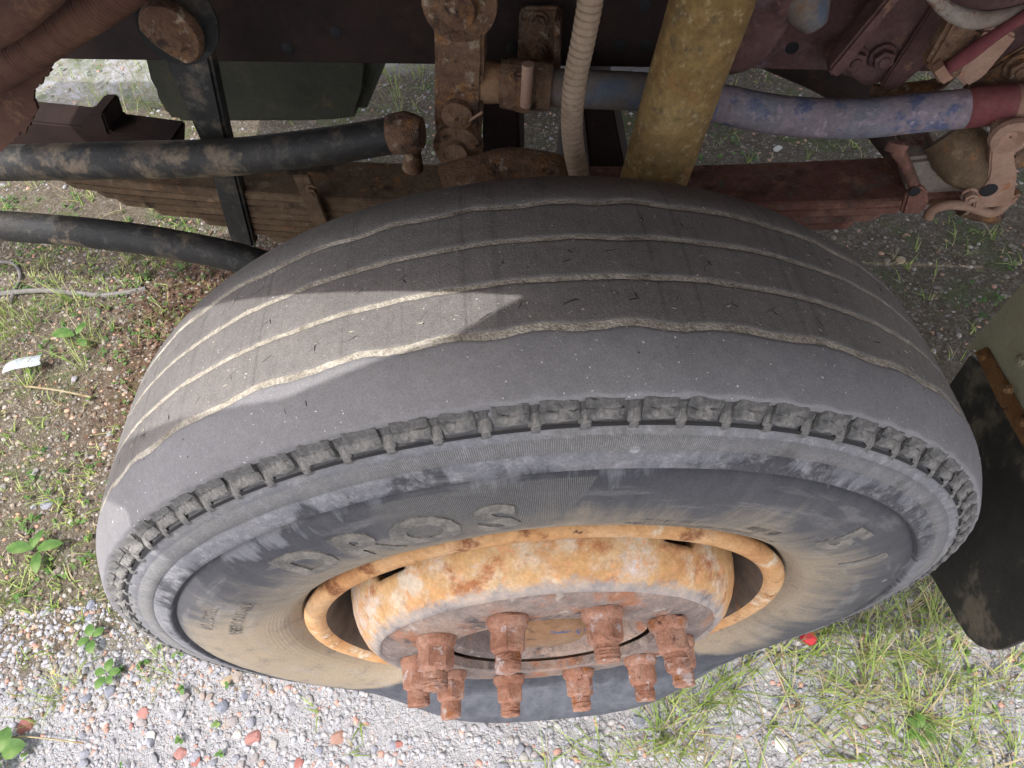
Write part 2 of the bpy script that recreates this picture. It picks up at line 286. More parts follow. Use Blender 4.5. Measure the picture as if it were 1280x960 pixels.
# rubber: UV = (arc length, radius)
def rubber(name, kind):
    n = NB(name); uvn = n.N('ShaderNodeUVMap'); uvn.uv_map = 'UVMap'; uv = uvn.outputs[0]
    sep = n.N('ShaderNodeSeparateXYZ'); n.L(uv, sep.inputs[0]); u, v = sep.outputs[0], sep.outputs[1]
    big = n.noise(7, 5, 0.6); med = n.noise(38, 5, 0.7); fine = n.noise(420, 2, 0.6); fine2 = n.noise(900, 2, 0.6)
    if kind == 'side':
        streak = n.noise(30, 4, 0.6, co=uv, stretch=(0.25, 1.6, 1)); rad = n.noise(26, 5, 0.65, co=uv, stretch=(1.8, 0.35, 1))
        vv = n.math('ADD', v, n.math('MULTIPLY', n.math('SUBTRACT', big, 0.5), 0.16))
        vv = n.math('ADD', vv, n.math('MULTIPLY', n.math('SUBTRACT', rad, 0.5), 0.09))
        vv = n.math('SUBTRACT', vv, n.math('MULTIPLY', n.math('MULTIPLY', n.mask(u, -0.42, -0.68), n.mask(v, 0.452, 0.43)), 0.075))
        mr = n.N('ShaderNodeMapRange'); mr.inputs[1].default_value = 0.28; mr.inputs[2].default_value = 0.53; n.L(vv, mr.inputs[0])
        c = n.ramp(mr.outputs[0], [(0.0, (0.33, 0.26, 0.18)), (0.22, (0.29, 0.235, 0.17)), (0.37, (0.19, 0.165, 0.135)), (0.48, (0.085, 0.083, 0.088)), (0.655, (0.050, 0.051, 0.058)),
                                   (0.70, (0.155, 0.155, 0.168)), (0.8, (0.195, 0.193, 0.205)), (0.9, (0.20, 0.195, 0.19)), (1.0, (0.16, 0.15, 0.145))])
        c = n.mix(n.math('MULTIPLY', n.mask(streak, 0.54, 0.66), 0.22), c, (0.34, 0.32, 0.30))
        c = n.mix(n.math('MULTIPLY', n.mask(med, 0.52, 0.66), 0.35), c, (0.085, 0.085, 0.092))
        # lower sidewall: darker blue-black tone below a level, noisy edge
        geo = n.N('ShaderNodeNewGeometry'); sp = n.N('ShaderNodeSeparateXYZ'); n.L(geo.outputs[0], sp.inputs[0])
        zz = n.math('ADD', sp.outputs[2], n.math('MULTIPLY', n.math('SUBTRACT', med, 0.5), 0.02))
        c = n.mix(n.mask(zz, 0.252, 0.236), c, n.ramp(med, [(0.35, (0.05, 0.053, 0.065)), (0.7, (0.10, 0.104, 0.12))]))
        # mottled grey-white scuffing outside the ridge
        band = n.math('MULTIPLY', n.mask(v, 0.446, 0.450), n.mask(v, 0.495, 0.485))
        wh = n.noise(70, 8, 0.8, dist=0.4)
        c = n.mix(n.math('MULTIPLY', band, n.math('MULTIPLY', n.mask(wh, 0.46, 0.68), 0.5)), c, (0.42, 0.41, 0.42))
        # paint-like white spots
        vo = n.N('ShaderNodeTexVoronoi'); vo.inputs['Scale'].default_value = 16; n.L(n.co, vo.inputs['Vector'])
        c = n.mix(n.math('MULTIPLY', n.math('MULTIPLY', n.mask(vo.outputs[0], 0.085, 0.06), n.mask(v, 0.40, 0.43)), n.mask(big, 0.5, 0.56)), c, (0.42, 0.41, 0.42))
        # fine moulded ribs (two bands) as relief
        rib = n.math('SINE', n.math('MULTIPLY', u, 3600.0))
        b1 = n.math('MULTIPLY', n.mask(v, 0.4655, 0.4665), n.mask(v, 0.4805, 0.4795))
        ub = n.math('MULTIPLY', n.mask(u, -0.16, -0.14), n.mask(n.math('ADD', u, n.math('MULTIPLY', n.math('SUBTRACT', 0.44, v), 0.55)), 0.0605, 0.0595))
        b2 = n.math('MULTIPLY', n.math('MULTIPLY', n.mask(v, 0.357, 0.359), n.mask(v, 0.438, 0.436)), ub)
        ribs = n.math('MULTIPLY', rib, n.math('ADD', n.math('MULTIPLY', b1, 0.7), b2))
        ring = n.math('MULTIPLY', n.math('SINE', n.math('MULTIPLY', v, 1500.0)), n.math('MULTIPLY', n.mask(v, 0.318, 0.322), n.mask(v, 0.352, 0.346)))
        ribs = n.math('ADD', ribs, n.math('MULTIPLY', ring, 0.18))
        h = n.math('ADD', n.math('MULTIPLY', ribs, 0.35), n.math('ADD', n.math('MULTIPLY', med, 0.7), n.math('MULTIPLY', fine, 0.3)))
        c = n.mix(n.math('MULTIPLY', n.math('ADD', b1, b2), 0.45), c, n.ramp(n.math('MULTIPLY_ADD', rib, 0.5, 0.5), [(0.2, (0.11, 0.11, 0.11)), (0.8, (0.32, 0.30, 0.27))]))
        c = n.mix(0.4, c, n.ramp(fine, [(0.35, 0.5), (0.65, 1.0)]), 'MULTIPLY')
        return n.done(c, 0.72, h, 0.0012, 0.8, spec=0.35)
    if kind == 'tread':
        scr = n.noise(50, 5, 0.7, co=uv, stretch=(2.2, 0.5, 1))
        c = n.ramp(big, [(0.3, (0.195, 0.178, 0.168)), (0.6, (0.255, 0.232, 0.217))])
        c = n.mix(n.math('MULTIPLY', n.mask(scr, 0.52, 0.68), 0.4), c, (0.095, 0.088, 0.083))
        c = n.mix(n.math('MULTIPLY', n.mask(med, 0.55, 0.72), 0.4), c, (0.29, 0.26, 0.225))
        c = n.mix(0.5, c, n.ramp(fine2, [(0.34, 0.3), (0.62, 1.0)]), 'MULTIPLY'); c = n.mix(0.5, c, n.ramp(n.noise(130, 6, 0.8), [(0.3, 0.45), (0.65, 1.0)]), 'MULTIPLY')
        sp = n.noise(330, 1, 0.5, off=(5, 5, 5))
        c = n.mix(n.mask(sp, 0.745, 0.79), c, (0.6, 0.56, 0.5))
        h = n.math('ADD', n.math('MULTIPLY', scr, 0.4), n.math('ADD', n.math('MULTIPLY', fine, 0.5), n.math('MULTIPLY', fine2, 0.35)))
        return n.done(c, 0.75, h, 0.0009, 0.9, spec=0.35)
    if kind == 'shoulder':
        c = n.ramp(big, [(0.3, (0.20, 0.19, 0.195)), (0.6, (0.26, 0.247, 0.252))])
        c = n.mix(n.math('MULTIPLY', n.mask(med, 0.5, 0.7), 0.4), c, (0.27, 0.26, 0.25))
        c = n.mix(0.4, c, n.ramp(fine2, [(0.34, 0.4), (0.62, 1.0)]), 'MULTIPLY'); c = n.mix(0.35, c, n.ramp(n.noise(130, 6, 0.8), [(0.3, 0.45), (0.65, 1.0)]), 'MULTIPLY')
        sp = n.noise(300, 1, 0.5, off=(5, 5, 5))
        c = n.mix(n.mask(sp, 0.74, 0.78), c, (0.6, 0.58, 0.55))
        h = n.math('ADD', n.math('MULTIPLY', fine, 0.5), n.math('MULTIPLY', fine2, 0.35))
        return n.done(c, 0.7, h, 0.0006, 0.8, spec=0.4)
    if kind == 'block':
        c = n.ramp(med, [(0.3, (0.07, 0.068, 0.067)), (0.5, (0.13, 0.125, 0.12)), (0.68, (0.29, 0.27, 0.245))])
        c = n.mix(0.5, c, n.ramp(fine, [(0.35, 0.4), (0.6, 1.0)]), 'MULTIPLY')
        return n.done(c, 0.8, n.math('ADD', med, n.math('MULTIPLY', fine, 0.3)), 0.002, 0.8, spec=0.3)
    if kind == 'dirt':
        st = n.noise(120, 4, 0.7, co=uv, stretch=(0.3, 2.5, 1))
        c = n.ramp(st, [(0.3, (0.24, 0.21, 0.17)), (0.5, (0.45, 0.40, 0.33)), (0.7, (0.62, 0.56, 0.48))])
        c = n.mix(0.6, c, n.ramp(fine, [(0.34, 0.4), (0.6, 1.0)]), 'MULTIPLY')
        return n.done(c, 0.95, n.math('ADD', st, fine), 0.0015, 1.0, spec=0.1)
    if kind == 'letter':
        c = n.ramp(med, [(0.38, (0.09, 0.087, 0.083)), (0.62, (0.26, 0.235, 0.20))])
        c = n.mix(0.5, c, n.ramp(fine, [(0.34, 0.5), (0.6, 1.0)]), 'MULTIPLY')
        return n.done(c, 0.8, fine, 0.0006, 0.7, spec=0.3)
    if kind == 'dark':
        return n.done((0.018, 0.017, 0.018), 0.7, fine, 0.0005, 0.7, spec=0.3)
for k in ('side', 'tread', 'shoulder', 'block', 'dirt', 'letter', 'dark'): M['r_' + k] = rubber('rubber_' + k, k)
n_ = NB('rubber_moulding'); M['r_mould'] = n_.done(n_.ramp(n_.noise(60, 4, 0.7), [(0.35, (0.06, 0.055, 0.05)), (0.65, (0.20, 0.17, 0.14))]), 0.8)

# ------------------------------------------------------------------ the truck
truck = empty('truck', (0, 0, 0))
thing(truck, 'old truck seen at its worn front tyre, rusty rim and dirty chassis', 'truck')

# --- tyre
HW = np.array([0, 0, HUB])
RT = 0.5342
def polar(theta, r, y):
    """wheel point with the flattened, bulging foot of a soft tyre"""
    theta, r, y = np.broadcast_arrays(np.asarray(theta, float), np.asarray(r, float), np.asarray(y, float))
    ph = np.abs((theta - math.pi + math.pi) % (2 * math.pi) - math.pi)            # angle from the bottom... filled below
    ph = np.abs(((theta - math.pi) + math.pi) % (2 * math.pi) - math.pi)
    rim = 0.30; rmax = np.minimum(RT, (HUB - 0.002) / np.maximum(np.cos(ph), 0.2)); rmax = np.where(ph > 1.3, RT, rmax)
    k = np.clip((r - rim) / (RT - rim), 0, 1)
    r2 = np.where(r > rim, rim + k * (rmax - rim), r)
    s = np.sin(np.clip((r - rim) / (RT + 0.02 - rim), 0, 1) * math.pi * 0.92) ** 0.8
    b = 0.056 * np.exp(-(ph / 0.62) ** 4) * s
    y2 = y + np.sign(y) * b
    return np.stack([r2 * np.sin(theta), y2, r2 * np.cos(theta)], -1) + HW
# carcass: bead -> sidewall -> ridge -> shoulder shelf -> under the tread -> inner side
prof_o = [(0.287, -0.085), (0.300, -0.098), (0.307, -0.112), (0.312, -0.121), (0.316, -0.1225), (0.3175, -0.1265), (0.322, -0.130), (0.3235, -0.1325), (0.331, -0.1375), (0.345, -0.1430), (0.362, -0.1475), (0.38, -0.1500), (0.40, -0.1500),
          (0.415, -0.1480), (0.428, -0.1445), (0.437, -0.1408), (0.4415, -0.1375), (0.4435, -0.1335), (0.4450, -0.1333), (0.4460, -0.1385), (0.4480, -0.1405), (0.452, -0.1385), (0.458, -0.1370), (0.4640, -0.1352), (0.4648, -0.1340), (0.4656, -0.1340), (0.4664, -0.1348),
          (0.473, -0.1330), (0.4795, -0.1312), (0.4802, -0.1296), (0.4812, -0.1300), (0.487, -0.1285), (0.4915, -0.1275), (0.4925, -0.1225), (0.500, -0.1185), (0.507, -0.1140), (0.512, -0.108), (0.522, -0.102)]
prof_u = [(0.5265, -0.09), (0.5285, -0.05), (0.5285, 0.0), (0.5285, 0.05), (0.5265, 0.09), (0.519, 0.108)]
prof_i = [(r, -y) for r, y in prof_o[::-1]]
def densify(pr, step):
    out = [pr[0]]
    for a, b in zip(pr[:-1], pr[1:]):
        n = max(1, int(math.hypot(b[0] - a[0], b[1] - a[1]) / step))
        for i in range(1, n + 1): out.append((a[0] + (b[0] - a[0]) * i / n, a[1] + (b[1] - a[1]) * i / n))
    return out
def ring_mesh(name, pr, NT, mat, parent, t0=0.0, t1=2 * math.pi, wob=None, **k):
    pr = np.array(pr); full = abs(t1 - t0 - 2 * math.pi) < 1e-6
    th = np.linspace(t0, t1, NT + (0 if full else 1), endpoint=not full)
    TH = np.repeat(th[:, None], len(pr), 1); R = np.repeat(pr[None, :, 0], len(th), 0); Y = np.repeat(pr[None, :, 1], len(th), 0)
    if wob: R, Y = wob(TH, R, Y)
    V = polar(TH, R, Y).reshape(-1, 3); UV = np.stack([(((TH + math.pi) % (2 * math.pi)) - math.pi) * 0.5, R], -1).reshape(-1, 2)
    return obj(name, V, grid_faces(len(th), len(pr), full), mat, parent, True, uv=UV, origin=tuple(HW), **k)
def carc_wob(TH, R, Y):
    p = np.stack([R * np.sin(TH), Y, R * np.cos(TH)], -1).reshape(-1, 3)
    nn = vnoise(p, 45, 4, 2).reshape(R.shape) * 0.0005 + vnoise(p, 9, 8, 2).reshape(R.shape) * 0.0012
    return R, Y + nn * np.sign(Y)
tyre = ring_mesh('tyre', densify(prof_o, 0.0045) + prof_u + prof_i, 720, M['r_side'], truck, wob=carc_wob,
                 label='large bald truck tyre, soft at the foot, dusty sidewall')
# ribs and grooves: groove centre lines wander along the circumference
def crown(y): return RT - 0.0022 * (y / 0.07) ** 2 - 0.0125 * (np.clip((np.abs(y) - 0.07) / 0.047, 0, 1)) ** 1.7
GY = [-0.070, -0.0252, 0.0178, 0.0612]
def gpath(i, TH, side):
    amp = (0.0017, 0.0005, 0.0005, 0.0016)[i]
    u = TH * 0.534
    q = np.stack([np.sin(TH) * 0.534, np.full_like(TH, 3.0 * i), np.cos(TH) * 0.534], -1).reshape(-1, 3)
    nz = vnoise(q, 70, 11 + i, 2).reshape(TH.shape) * 0.0007 + vnoise(q, 14, 21 + i, 2).reshape(TH.shape) * 0.0012
    wv = amp * np.sin(TH * 44 + 1.3 * i + 1.2 * np.sin(TH * 7))
    ed = vnoise(q + 50 * (side + 2), 190, 31 + i, 2).reshape(TH.shape) * 0.0006
    half = (0.0028, 0.0020, 0.0020, 0.0024)[i]
    return GY[i] + wv + nz + side * (half + ed * side)
def rib_wob_factory(yl, yr, deep):
    def f(TH, R, Y):
        # here R column carries the cross position 0..1, Y the depth
        left = yl(TH); right = yr(TH); t = R; y = left + (right - left) * t
        p = np.stack([np.sin(TH) * 0.53, y, np.cos(TH) * 0.53], -1).reshape(-1, 3)
        nn = vnoise(p, 120, 41, 2).reshape(R.shape) * 0.00025 + vnoise(p, 16, 43, 2).reshape(R.shape) * 0.0007
        return crown(y) + nn - Y, y
    return f
NTH = 1100
labels = ['bald outer shoulder rib with a rounded worn edge', 'worn tread rib beside the outer shoulder', 'worn central tread rib', 'worn inner tread rib', 'bald inner shoulder rib']
for i in range(5):
    if i == 0: yl = lambda TH: -0.1175 + 0.0006 * np.sin(TH * 88) + 0 * TH
    else: yl = (lambda j: lambda TH: gpath(j, TH, 1))(i - 1)
    if i == 4: yr = lambda TH: 0.1175 + 0 * TH
    else: yr = (lambda j: lambda TH: gpath(j, TH, -1))(i)
    nc = 16
    cs = [(0.0, 0.0050), (0.0, 0.0018), (0.004, 0.0006), (0.02, 0.0001)] + [(0.02 + 0.96 * q / nc, 0) for q in range(1, nc)] + [(0.98, 0.0001), (0.996, 0.0006), (1.0, 0.0018), (1.0, 0.0050)]
    if i == 0: cs[0] = (0.0, 0.009); cs[1] = (-0.012, 0.0025); cs[2] = (0.0, 0.0006)
    if i == 4: cs[-1] = (1.0, 0.009)
    ring_mesh('tread_rib', cs, NTH, M['r_shoulder'] if i == 0 else M['r_tread'], tyre, wob=rib_wob_factory(yl, yr, 0), label=labels[i])
for i in range(4):
    def wob(TH, R, Y, i=i):
        l = gpath(i, TH, -1) - 0.0006; r = gpath(i, TH, 1) + 0.0006; y = l + (r - l) * R
        p = np.stack([np.sin(TH) * 0.53, y, np.cos(TH) * 0.53], -1).reshape(-1, 3)
        nn = vnoise(p, 160, 51, 3).reshape(R.shape)
        return crown(y) - 0.0005 + nn * 0.0005, y
    ring_mesh('packed_dirt', [(q / 5, 0) for q in range(6)], NTH, M['r_dirt'], tyre, wob=wob)
# shoulder blocks: 88 around, each its own piece
NB_ = 88
def block_profile():  # (r, y) outline of a block section, outwards
    return [(0.5125, -0.1100), (0.5128, -0.1168), (0.5105, -0.1192), (0.5050, -0.1222), (0.5040, -0.1216), (0.5030, -0.1232), (0.4990, -0.1262), (0.4965, -0.1268), (0.4945, -0.1250), (0.4930, -0.1190)]
for b in range(NB_):
    th0 = (b + 0.5 + 0.05 * rng.normal()) / NB_ * 2 * math.pi + 0.014; half = (0.0262 + 0.0014 * rng.normal())
    pr = np.array(block_profile()); nt_ = 7
    th = th0 + np.linspace(-half, half, nt_)
    jy = rng.normal(0, 0.0004); V = []
    for j, t in enumerate(th):
        e = 1.0 if 0 < j < nt_ - 1 else 0.0
        for q, (r, y) in enumerate(pr):
            out = 0.0 if e else 0.0012
            V.append((t + rng.normal(0, 0.0012), r + rng.normal(0, 0.0006) - out * 0.4, y + jy + out + rng.normal(0, 0.0005)))
    V = np.array(V); W = polar(V[:, 0], V[:, 1], V[:, 2]); npf = len(pr)
    F = grid_faces(nt_, npf).tolist() + [list(range(npf))[::-1], [(nt_ - 1) * npf + q for q in range(npf)]]
    o = obj('shoulder_block', W, F, M['r_block'], tyre, False)
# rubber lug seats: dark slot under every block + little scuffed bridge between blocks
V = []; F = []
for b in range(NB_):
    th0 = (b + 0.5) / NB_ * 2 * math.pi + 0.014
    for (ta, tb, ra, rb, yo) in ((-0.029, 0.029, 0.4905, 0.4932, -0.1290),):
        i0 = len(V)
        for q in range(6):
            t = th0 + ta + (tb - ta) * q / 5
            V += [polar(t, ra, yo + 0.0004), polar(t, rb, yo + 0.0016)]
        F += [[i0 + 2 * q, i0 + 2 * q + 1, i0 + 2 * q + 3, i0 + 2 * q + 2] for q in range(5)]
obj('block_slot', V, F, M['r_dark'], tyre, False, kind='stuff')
# bridges (stuff would be too coarse: each one is its own small lump of rubber)
for b in range(NB_):
    th0 = (b + 1.0) / NB_ * 2 * math.pi + 0.014; V = []
    rows = [(0.5115, -0.1105), (0.5075, -0.1135), (0.5060, -0.1178), (0.5010, -0.1200), (0.4965, -0.1250), (0.492, -0.1288), (0.488, -0.1294)]
    gg = rng.uniform(-0.0008, 0.0014); rows = [(r, y + (gg if 0 < q < 5 else 0)) for q, (r, y) in enumerate(rows)]
    wd = [0.0102, 0.0102, 0.0100, 0.0098, 0.0096, 0.0102, 0.0115]
    for (r, y), ww in zip(rows, wd):
        for q in (-1, -0.4, 0.4, 1): V.append((th0 + q * ww + rng.normal(0, 0.0004), r + rng.normal(0, 0.0003), y + (0.0016 if abs(q) == 1 else 0) + rng.normal(0, 0.0003)))
    V = np.array(V); obj('shoulder_bridge', polar(V[:, 0], V[:, 1], V[:, 2]), grid_faces(len(rows), 4).tolist(), M['r_block'], tyre, True)
# small cuts and rubber crumbs on the ribs
V = []; F = []; MI = []
def sliver(th, y, L, ang, wd, hh, mi):
    i0 = len(V); n = 5; bend = rng.normal(0, 0.25)
    for q in range(n):
        s = (q / (n - 1) - 0.5) * L; a = ang + bend * (q / (n - 1) - 0.5); ww = wd * (1 - abs(q / (n - 1) * 2 - 1) ** 2 * 0.9)
        yc = y + s * math.cos(a) + rng.normal(0, L * 0.03); tc = th + s * math.sin(a) / 0.534
        for side in (-1, 0, 1):
            yy = yc + side * ww * abs(math.sin(a)); tt = tc + side * ww * abs(math.cos(a)) / 0.534
            V.append(polar(tt, crown(yy) + (0.0003 + (hh if side == 0 else 0)), yy))
    for q in range(n - 1):
        for c in (0, 1): F.append([i0 + q * 3 + c, i0 + q * 3 + c + 1, i0 + q * 3 + c + 4, i0 + q * 3 + c + 3]); MI.append(mi)
for y0 in (-0.0475, -0.0037, 0.0395):
    for k in range(84):
        th = k / 84 * 2 * math.pi + rng.normal(0, 0.012) + y0 * 3
        if rng.random() < 0.15: continue
        sliver(th, y0 + rng.normal(0, 0.003), 0.009 + 0.008 * rng.random(), 1.0 + rng.normal(0, 0.25), 0.0006, 0.0001, 0)
        if rng.random() < 0.5: sliver(th + 0.006, y0 + rng.normal(0, 0.003), 0.007, -0.5 + rng.normal(0, 0.3), 0.0006, 0.0001, 0)
        if rng.random() < 0.4: sliver(th - 0.004, y0 + rng.normal(0, 0.005), 0.005, 1.1 + rng.normal(0, 0.5), 0.0008, 0.0006, 1)
for k in range(420):
    th = rng.random() * 6.28; y0 = rng.uniform(-0.1, 0.1)
    sliver(th, y0, rng.uniform(0.001, 0.005), rng.random() * 3, rng.uniform(0.0002, 0.0006), 0.0003, int(rng.random() < 0.35))
obj('tread_cut', V, F, None, tyre, False, mats=[M['r_dark'], M['r_dirt']], midx=MI, kind='stuff')
# moulded lettering
def side_y(r):
    rr = [p[0] for p in prof_o]; yy = [p[1] for p in prof_o]; return np.interp(r, rr[4:24], yy[4:24])
def text_mesh(txt, size, depth, bold=0.0, shear=0.0):
    cu = bpy.data.curves.new('moulded', 'FONT'); cu.body = txt; cu.size = size; cu.extrude = depth / 2; cu.offset = bold; cu.shear = shear; cu.resolution_u = 3; cu.align_x = 'CENTER'
    to = bpy.data.objects.new('moulded', cu); COL.objects.link(to); bpy.context.view_layer.update()
    dg = bpy.context.evaluated_depsgraph_get(); me = bpy.data.meshes.new_from_object(to.evaluated_get(dg))
    bpy.data.objects.remove(to); bpy.data.curves.remove(cu)
    v = np.zeros(len(me.vertices) * 3, np.float32); me.vertices.foreach_get('co', v); F = [list(p.vertices) for p in me.polygons]
    bpy.data.meshes.remove(me); return v.reshape(-1, 3).astype(float), F
def side_text(name, txt, th0, r0, size, depth, mat, bold=0.0, xs=1.0, flip=False, label=None):
    v, F = text_mesh(txt, size, depth, bold)
    bm = bmesh.new(); vv = [bm.verts.new(x) for x in v]
    for f in F:
        try: bm.faces.new([vv[i] for i in f])
        except ValueError: pass
    bmesh.ops.remove_doubles(bm, verts=bm.verts, dist=1e-6)
    bmesh.ops.triangulate(bm, faces=bm.faces)
    for _ in range(4):
        ee = [e for e in bm.edges if e.calc_length() > size * 0.09]
        if ee: bmesh.ops.subdivide_edges(bm, edges=ee, cuts=1); bmesh.ops.triangulate(bm, faces=bm.faces)
    bm.verts.index_update()
    v = np.array([x.co[:] for x in bm.verts]); F = [[q.index for q in f.verts] for f in bm.faces]; bm.free()
    s = -1 if flip else 1
    r = r0 + s * v[:, 1]; th = th0 + s * v[:, 0] * xs / 0.38
    W = polar(th, r, side_y(r) - (v[:, 2] + depth * 0.35))
    uv = np.stack([th * 0.5, r], -1)
    return obj(name, W, F, mat, tyre, False, uv=uv, label=label)
def th_at(px, py, y=-0.148):
    d = ray(px, py); t = (y - CP[1]) / d[1]; h = CP + t * d - HW; return math.atan2(h[0], h[2]), math.hypot(h[0], h[2])
for ch, px, py in (('D', 346, 688), ('R', 433, 668), ('O', 520, 651), ('S', 618, 638)):
    th, r = th_at(px, py); side_text('letter', ch, th, 0.372, 0.062, 0.0016, M['r_letter'], 0.003, 1.15)
th, r = th_at(262, 772); side_text('moulded_text', 'ALL STEEL', th, r - 0.004, 0.0175, 0.0008, M['r_mould'], 0.0003, 1.0)
th, r = th_at(300, 772); side_text('moulded_text', 'REGROOVABLE', th, r - 0.004, 0.0175, 0.0008, M['r_mould'], 0.0003, 1.0)
for ch, px, py in (('5', 1058, 672), ('1', 1082, 698)):
    th, r = th_at(px, py); side_text('letter', ch, th, r - 0.024, 0.062, 0.0014, M['r_letter'], 0.003, 1.2)
# rows of tiny worn moulded strokes, no longer legible
V = []; F = []
for row, (r0, a0, a1) in enumerate(((0.347, 0.23, 0.62), (0.353, 0.22, 0.34), (0.338, 0.38, 0.75), (0.360, 0.26, 0.40), (0.362, 0.56, 0.66), (0.355, 0.60, 0.70))):
    t = a0
    while t < a1:
        ww = rng.uniform(0.001, 0.0035) / r0; i0 = len(V)
        if rng.random() < 0.8:
            hh = 0.0045 if row < 3 else 0.009
            for (dt, dr, dy) in ((0, 0, 0), (ww, 0, 0), (ww, hh, 0), (0, hh, 0)):
                r = r0 + dr; V.append(polar(t + dt + 0.2 * dr, r, side_y(r) - 0.0004)); 
            F.append([i0, i0 + 1, i0 + 2, i0 + 3])
        t += ww + rng.uniform(0.0012, 0.003) / r0
obj('worn_moulding', V, F, M['r_mould'], tyre, False, kind='stuff')
# mould vent whiskers near the bead
for px, py in ((447, 712), (429, 722), (420, 738), (590, 672), (588, 668), (760, 655), (868, 660), (900, 664), (975, 700), (533, 693)):
    th, r = th_at(px, py, -0.125); p0 = polar(th, 0.316, -0.1215); p1 = p0 + np.array([rng.normal(0, .0007), -0.002, 0.0]) + (polar(th, 0.326, -0.130) - p0) * 0.9
    tube('vent_whisker', [p0, (p0 + p1) / 2, p1], 0.0003, M['r_block'], tyre, n=4, seg=5)

# --- rim and disc
def rl(name, prof, mat, parent, n=160, **k):   # prof in (radius, y)
    return lathe(name, [(-y, r) for r, y in prof], mat, parent, origin=tuple(HW), n=n, **k)
rim = rl('wheel_rim', [(0.283, 0.15), (0.305, 0.135), (0.3, 0.12), (0.268, 0.10), (0.255, 0.05), (0.255, 0.0), (0.262, -0.05), (0.270, -0.085), (0.2755, -0.108), (0.2790, -0.121), (0.2830, -0.1285), (0.2890, -0.1325), (0.2960, -0.1340), (0.3025, -0.1325), (0.3065, -0.1285), (0.3080, -0.1235), (0.3060, -0.119), (0.302, -0.112), (0.296, -0.106)], M['rimring'], truck, lump=0.0006,
         label='rust orange rim flange')
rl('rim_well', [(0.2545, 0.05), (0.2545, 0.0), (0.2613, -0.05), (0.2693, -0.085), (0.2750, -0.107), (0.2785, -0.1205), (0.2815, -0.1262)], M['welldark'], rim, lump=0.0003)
# disc with hand holes: built as grid, holes left out in the sloping wall
dp = densify([(0.249, -0.055), (0.250, -0.075), (0.2490, -0.095), (0.245, -0.115), (0.238, -0.132), (0.228, -0.1475), (0.2135, -0.1590)], 0.006)
dn = 240; V = []
hole_c = [math.radians(a) for a in (-42, 38, 110, 180, -88)]
th = np.arange(dn) / dn * 2 * np.pi
for t in th:
    for r, y in dp: V.append([r * math.sin(t), y, r * math.cos(t)])
V = np.array(V) + HW; V += (vnoise(V, 55, 3, 2) * 0.0008)[:, None] * np.array([0.5, 1, 0.5])
F = []; m = len(dp)
for i in range(dn):
    for j in range(m - 1):
        tm = th[i] + math.pi / dn; rm = (dp[j][1] + dp[j + 1][1]) / 2; skip = False
        for hc in hole_c:
            da = abs((tm - hc + math.pi) % (2 * math.pi) - math.pi) * 0.25
            if (da / 0.036) ** 2 + ((rm + 0.094) / 0.023) ** 2 < 1: skip = True
        if not skip: F.append([i * m + j, i * m + j + 1, ((i + 1) % dn) * m + j + 1, ((i + 1) % dn) * m + j])
disc = obj('wheel_disc', V, F, M['rim'], rim, True, origin=tuple(HW), label='domed disc wall, orange rust with pale flaking paint')
sm = disc.modifiers.new('t', 'SOLIDIFY'); sm.thickness = 0.009; sm.offset = 0
rl('disc_face', [(0.2145, -0.1578), (0.208, -0.1622), (0.201, -0.1652), (0.194, -0.1670), (0.187, -0.1678), (0.15, -0.1680), (0.140, -0.1680), (0.1380, -0.1665), (0.1375, -0.155), (0.141, -0.152), (0.2, -0.152), (0.2115, -0.1550)], M['discface'], rim, lump=0.0006, n=120, label='dusty grey disc face between the nuts')
# hub inside
hub = rl('wheel_hub', [(0.20, 0.0), (0.20, -0.135), (0.1372, -0.137), (0.1372, -0.149), (0.133, -0.1520), (0.122, -0.148), (0.118, -0.140), (0.115, -0.105), (0.11, -0.085), (0.078, -0.085)], M['discface'], truck, lump=0.0006, n=72)
rl('hub_cap', [(0.080, -0.08), (0.078, -0.128), (0.073, -0.136), (0.058, -0.139), (0.054, -0.150), (0.045, -0.156), (0.0005, -0.158)], M['hubm'], hub, lump=0.0008, n=64)
for k in range(8):
    a = math.radians(45 * k + 10); p = HW + np.array([0.098 * math.sin(a), -0.088, 0.098 * math.cos(a)])
    bolt(p, (0, -1, 0), 0.009, 0.014, M['nut'], hub, 'hub_bolt')
# nuts
def nut_mesh(seed):
    r0 = random.Random(seed); V = []; F = []; n = 24
    ro = r0.random()
    rows = [(0.0, 0.0245, 0), (0.003, 0.0250, 0), (0.0085, 0.0240, 0), (0.0125, 0.0212, 0), (0.0135, 0.0206, 1), (0.0300, 0.0204, 1), (0.0345, 0.0198, 1), (0.0362, 0.0175, 0.2), (0.0372, 0.0148, 0), *[(0.0385 + 0.0018 * q, (0.0149 if q % 2 else 0.0144) + r0.gauss(0, .0002), 0) for q in range(9)], (0.0555, 0.0143, 0), (0.0568, 0.0128, 0), (0.0578, 0.0005, 0)]
    long_ = 1.0 + r0.uniform(-0.10, 0.12)
    for d, r, hx in rows:
        if d > 0.037: d = 0.037 + (d - 0.037) * long_
        for i in range(n):
            a = 2 * math.pi * i / n; k = math.cos(math.pi / 6) / math.cos((a + ro) % (math.pi / 3) - math.pi / 6)
            rr = r * (1 + hx * (k - 0.93) * 1.25) + r0.gauss(0, 0.0004); V.append((rr * math.cos(a), -(d + r0.gauss(0, 0.0003)), rr * math.sin(a)))
    for j in range(len(rows) - 1):
        for i in range(n): F.append([j * n + i, j * n + (i + 1) % n, (j + 1) * n + (i + 1) % n, (j + 1) * n + i])
    return np.array(V), F
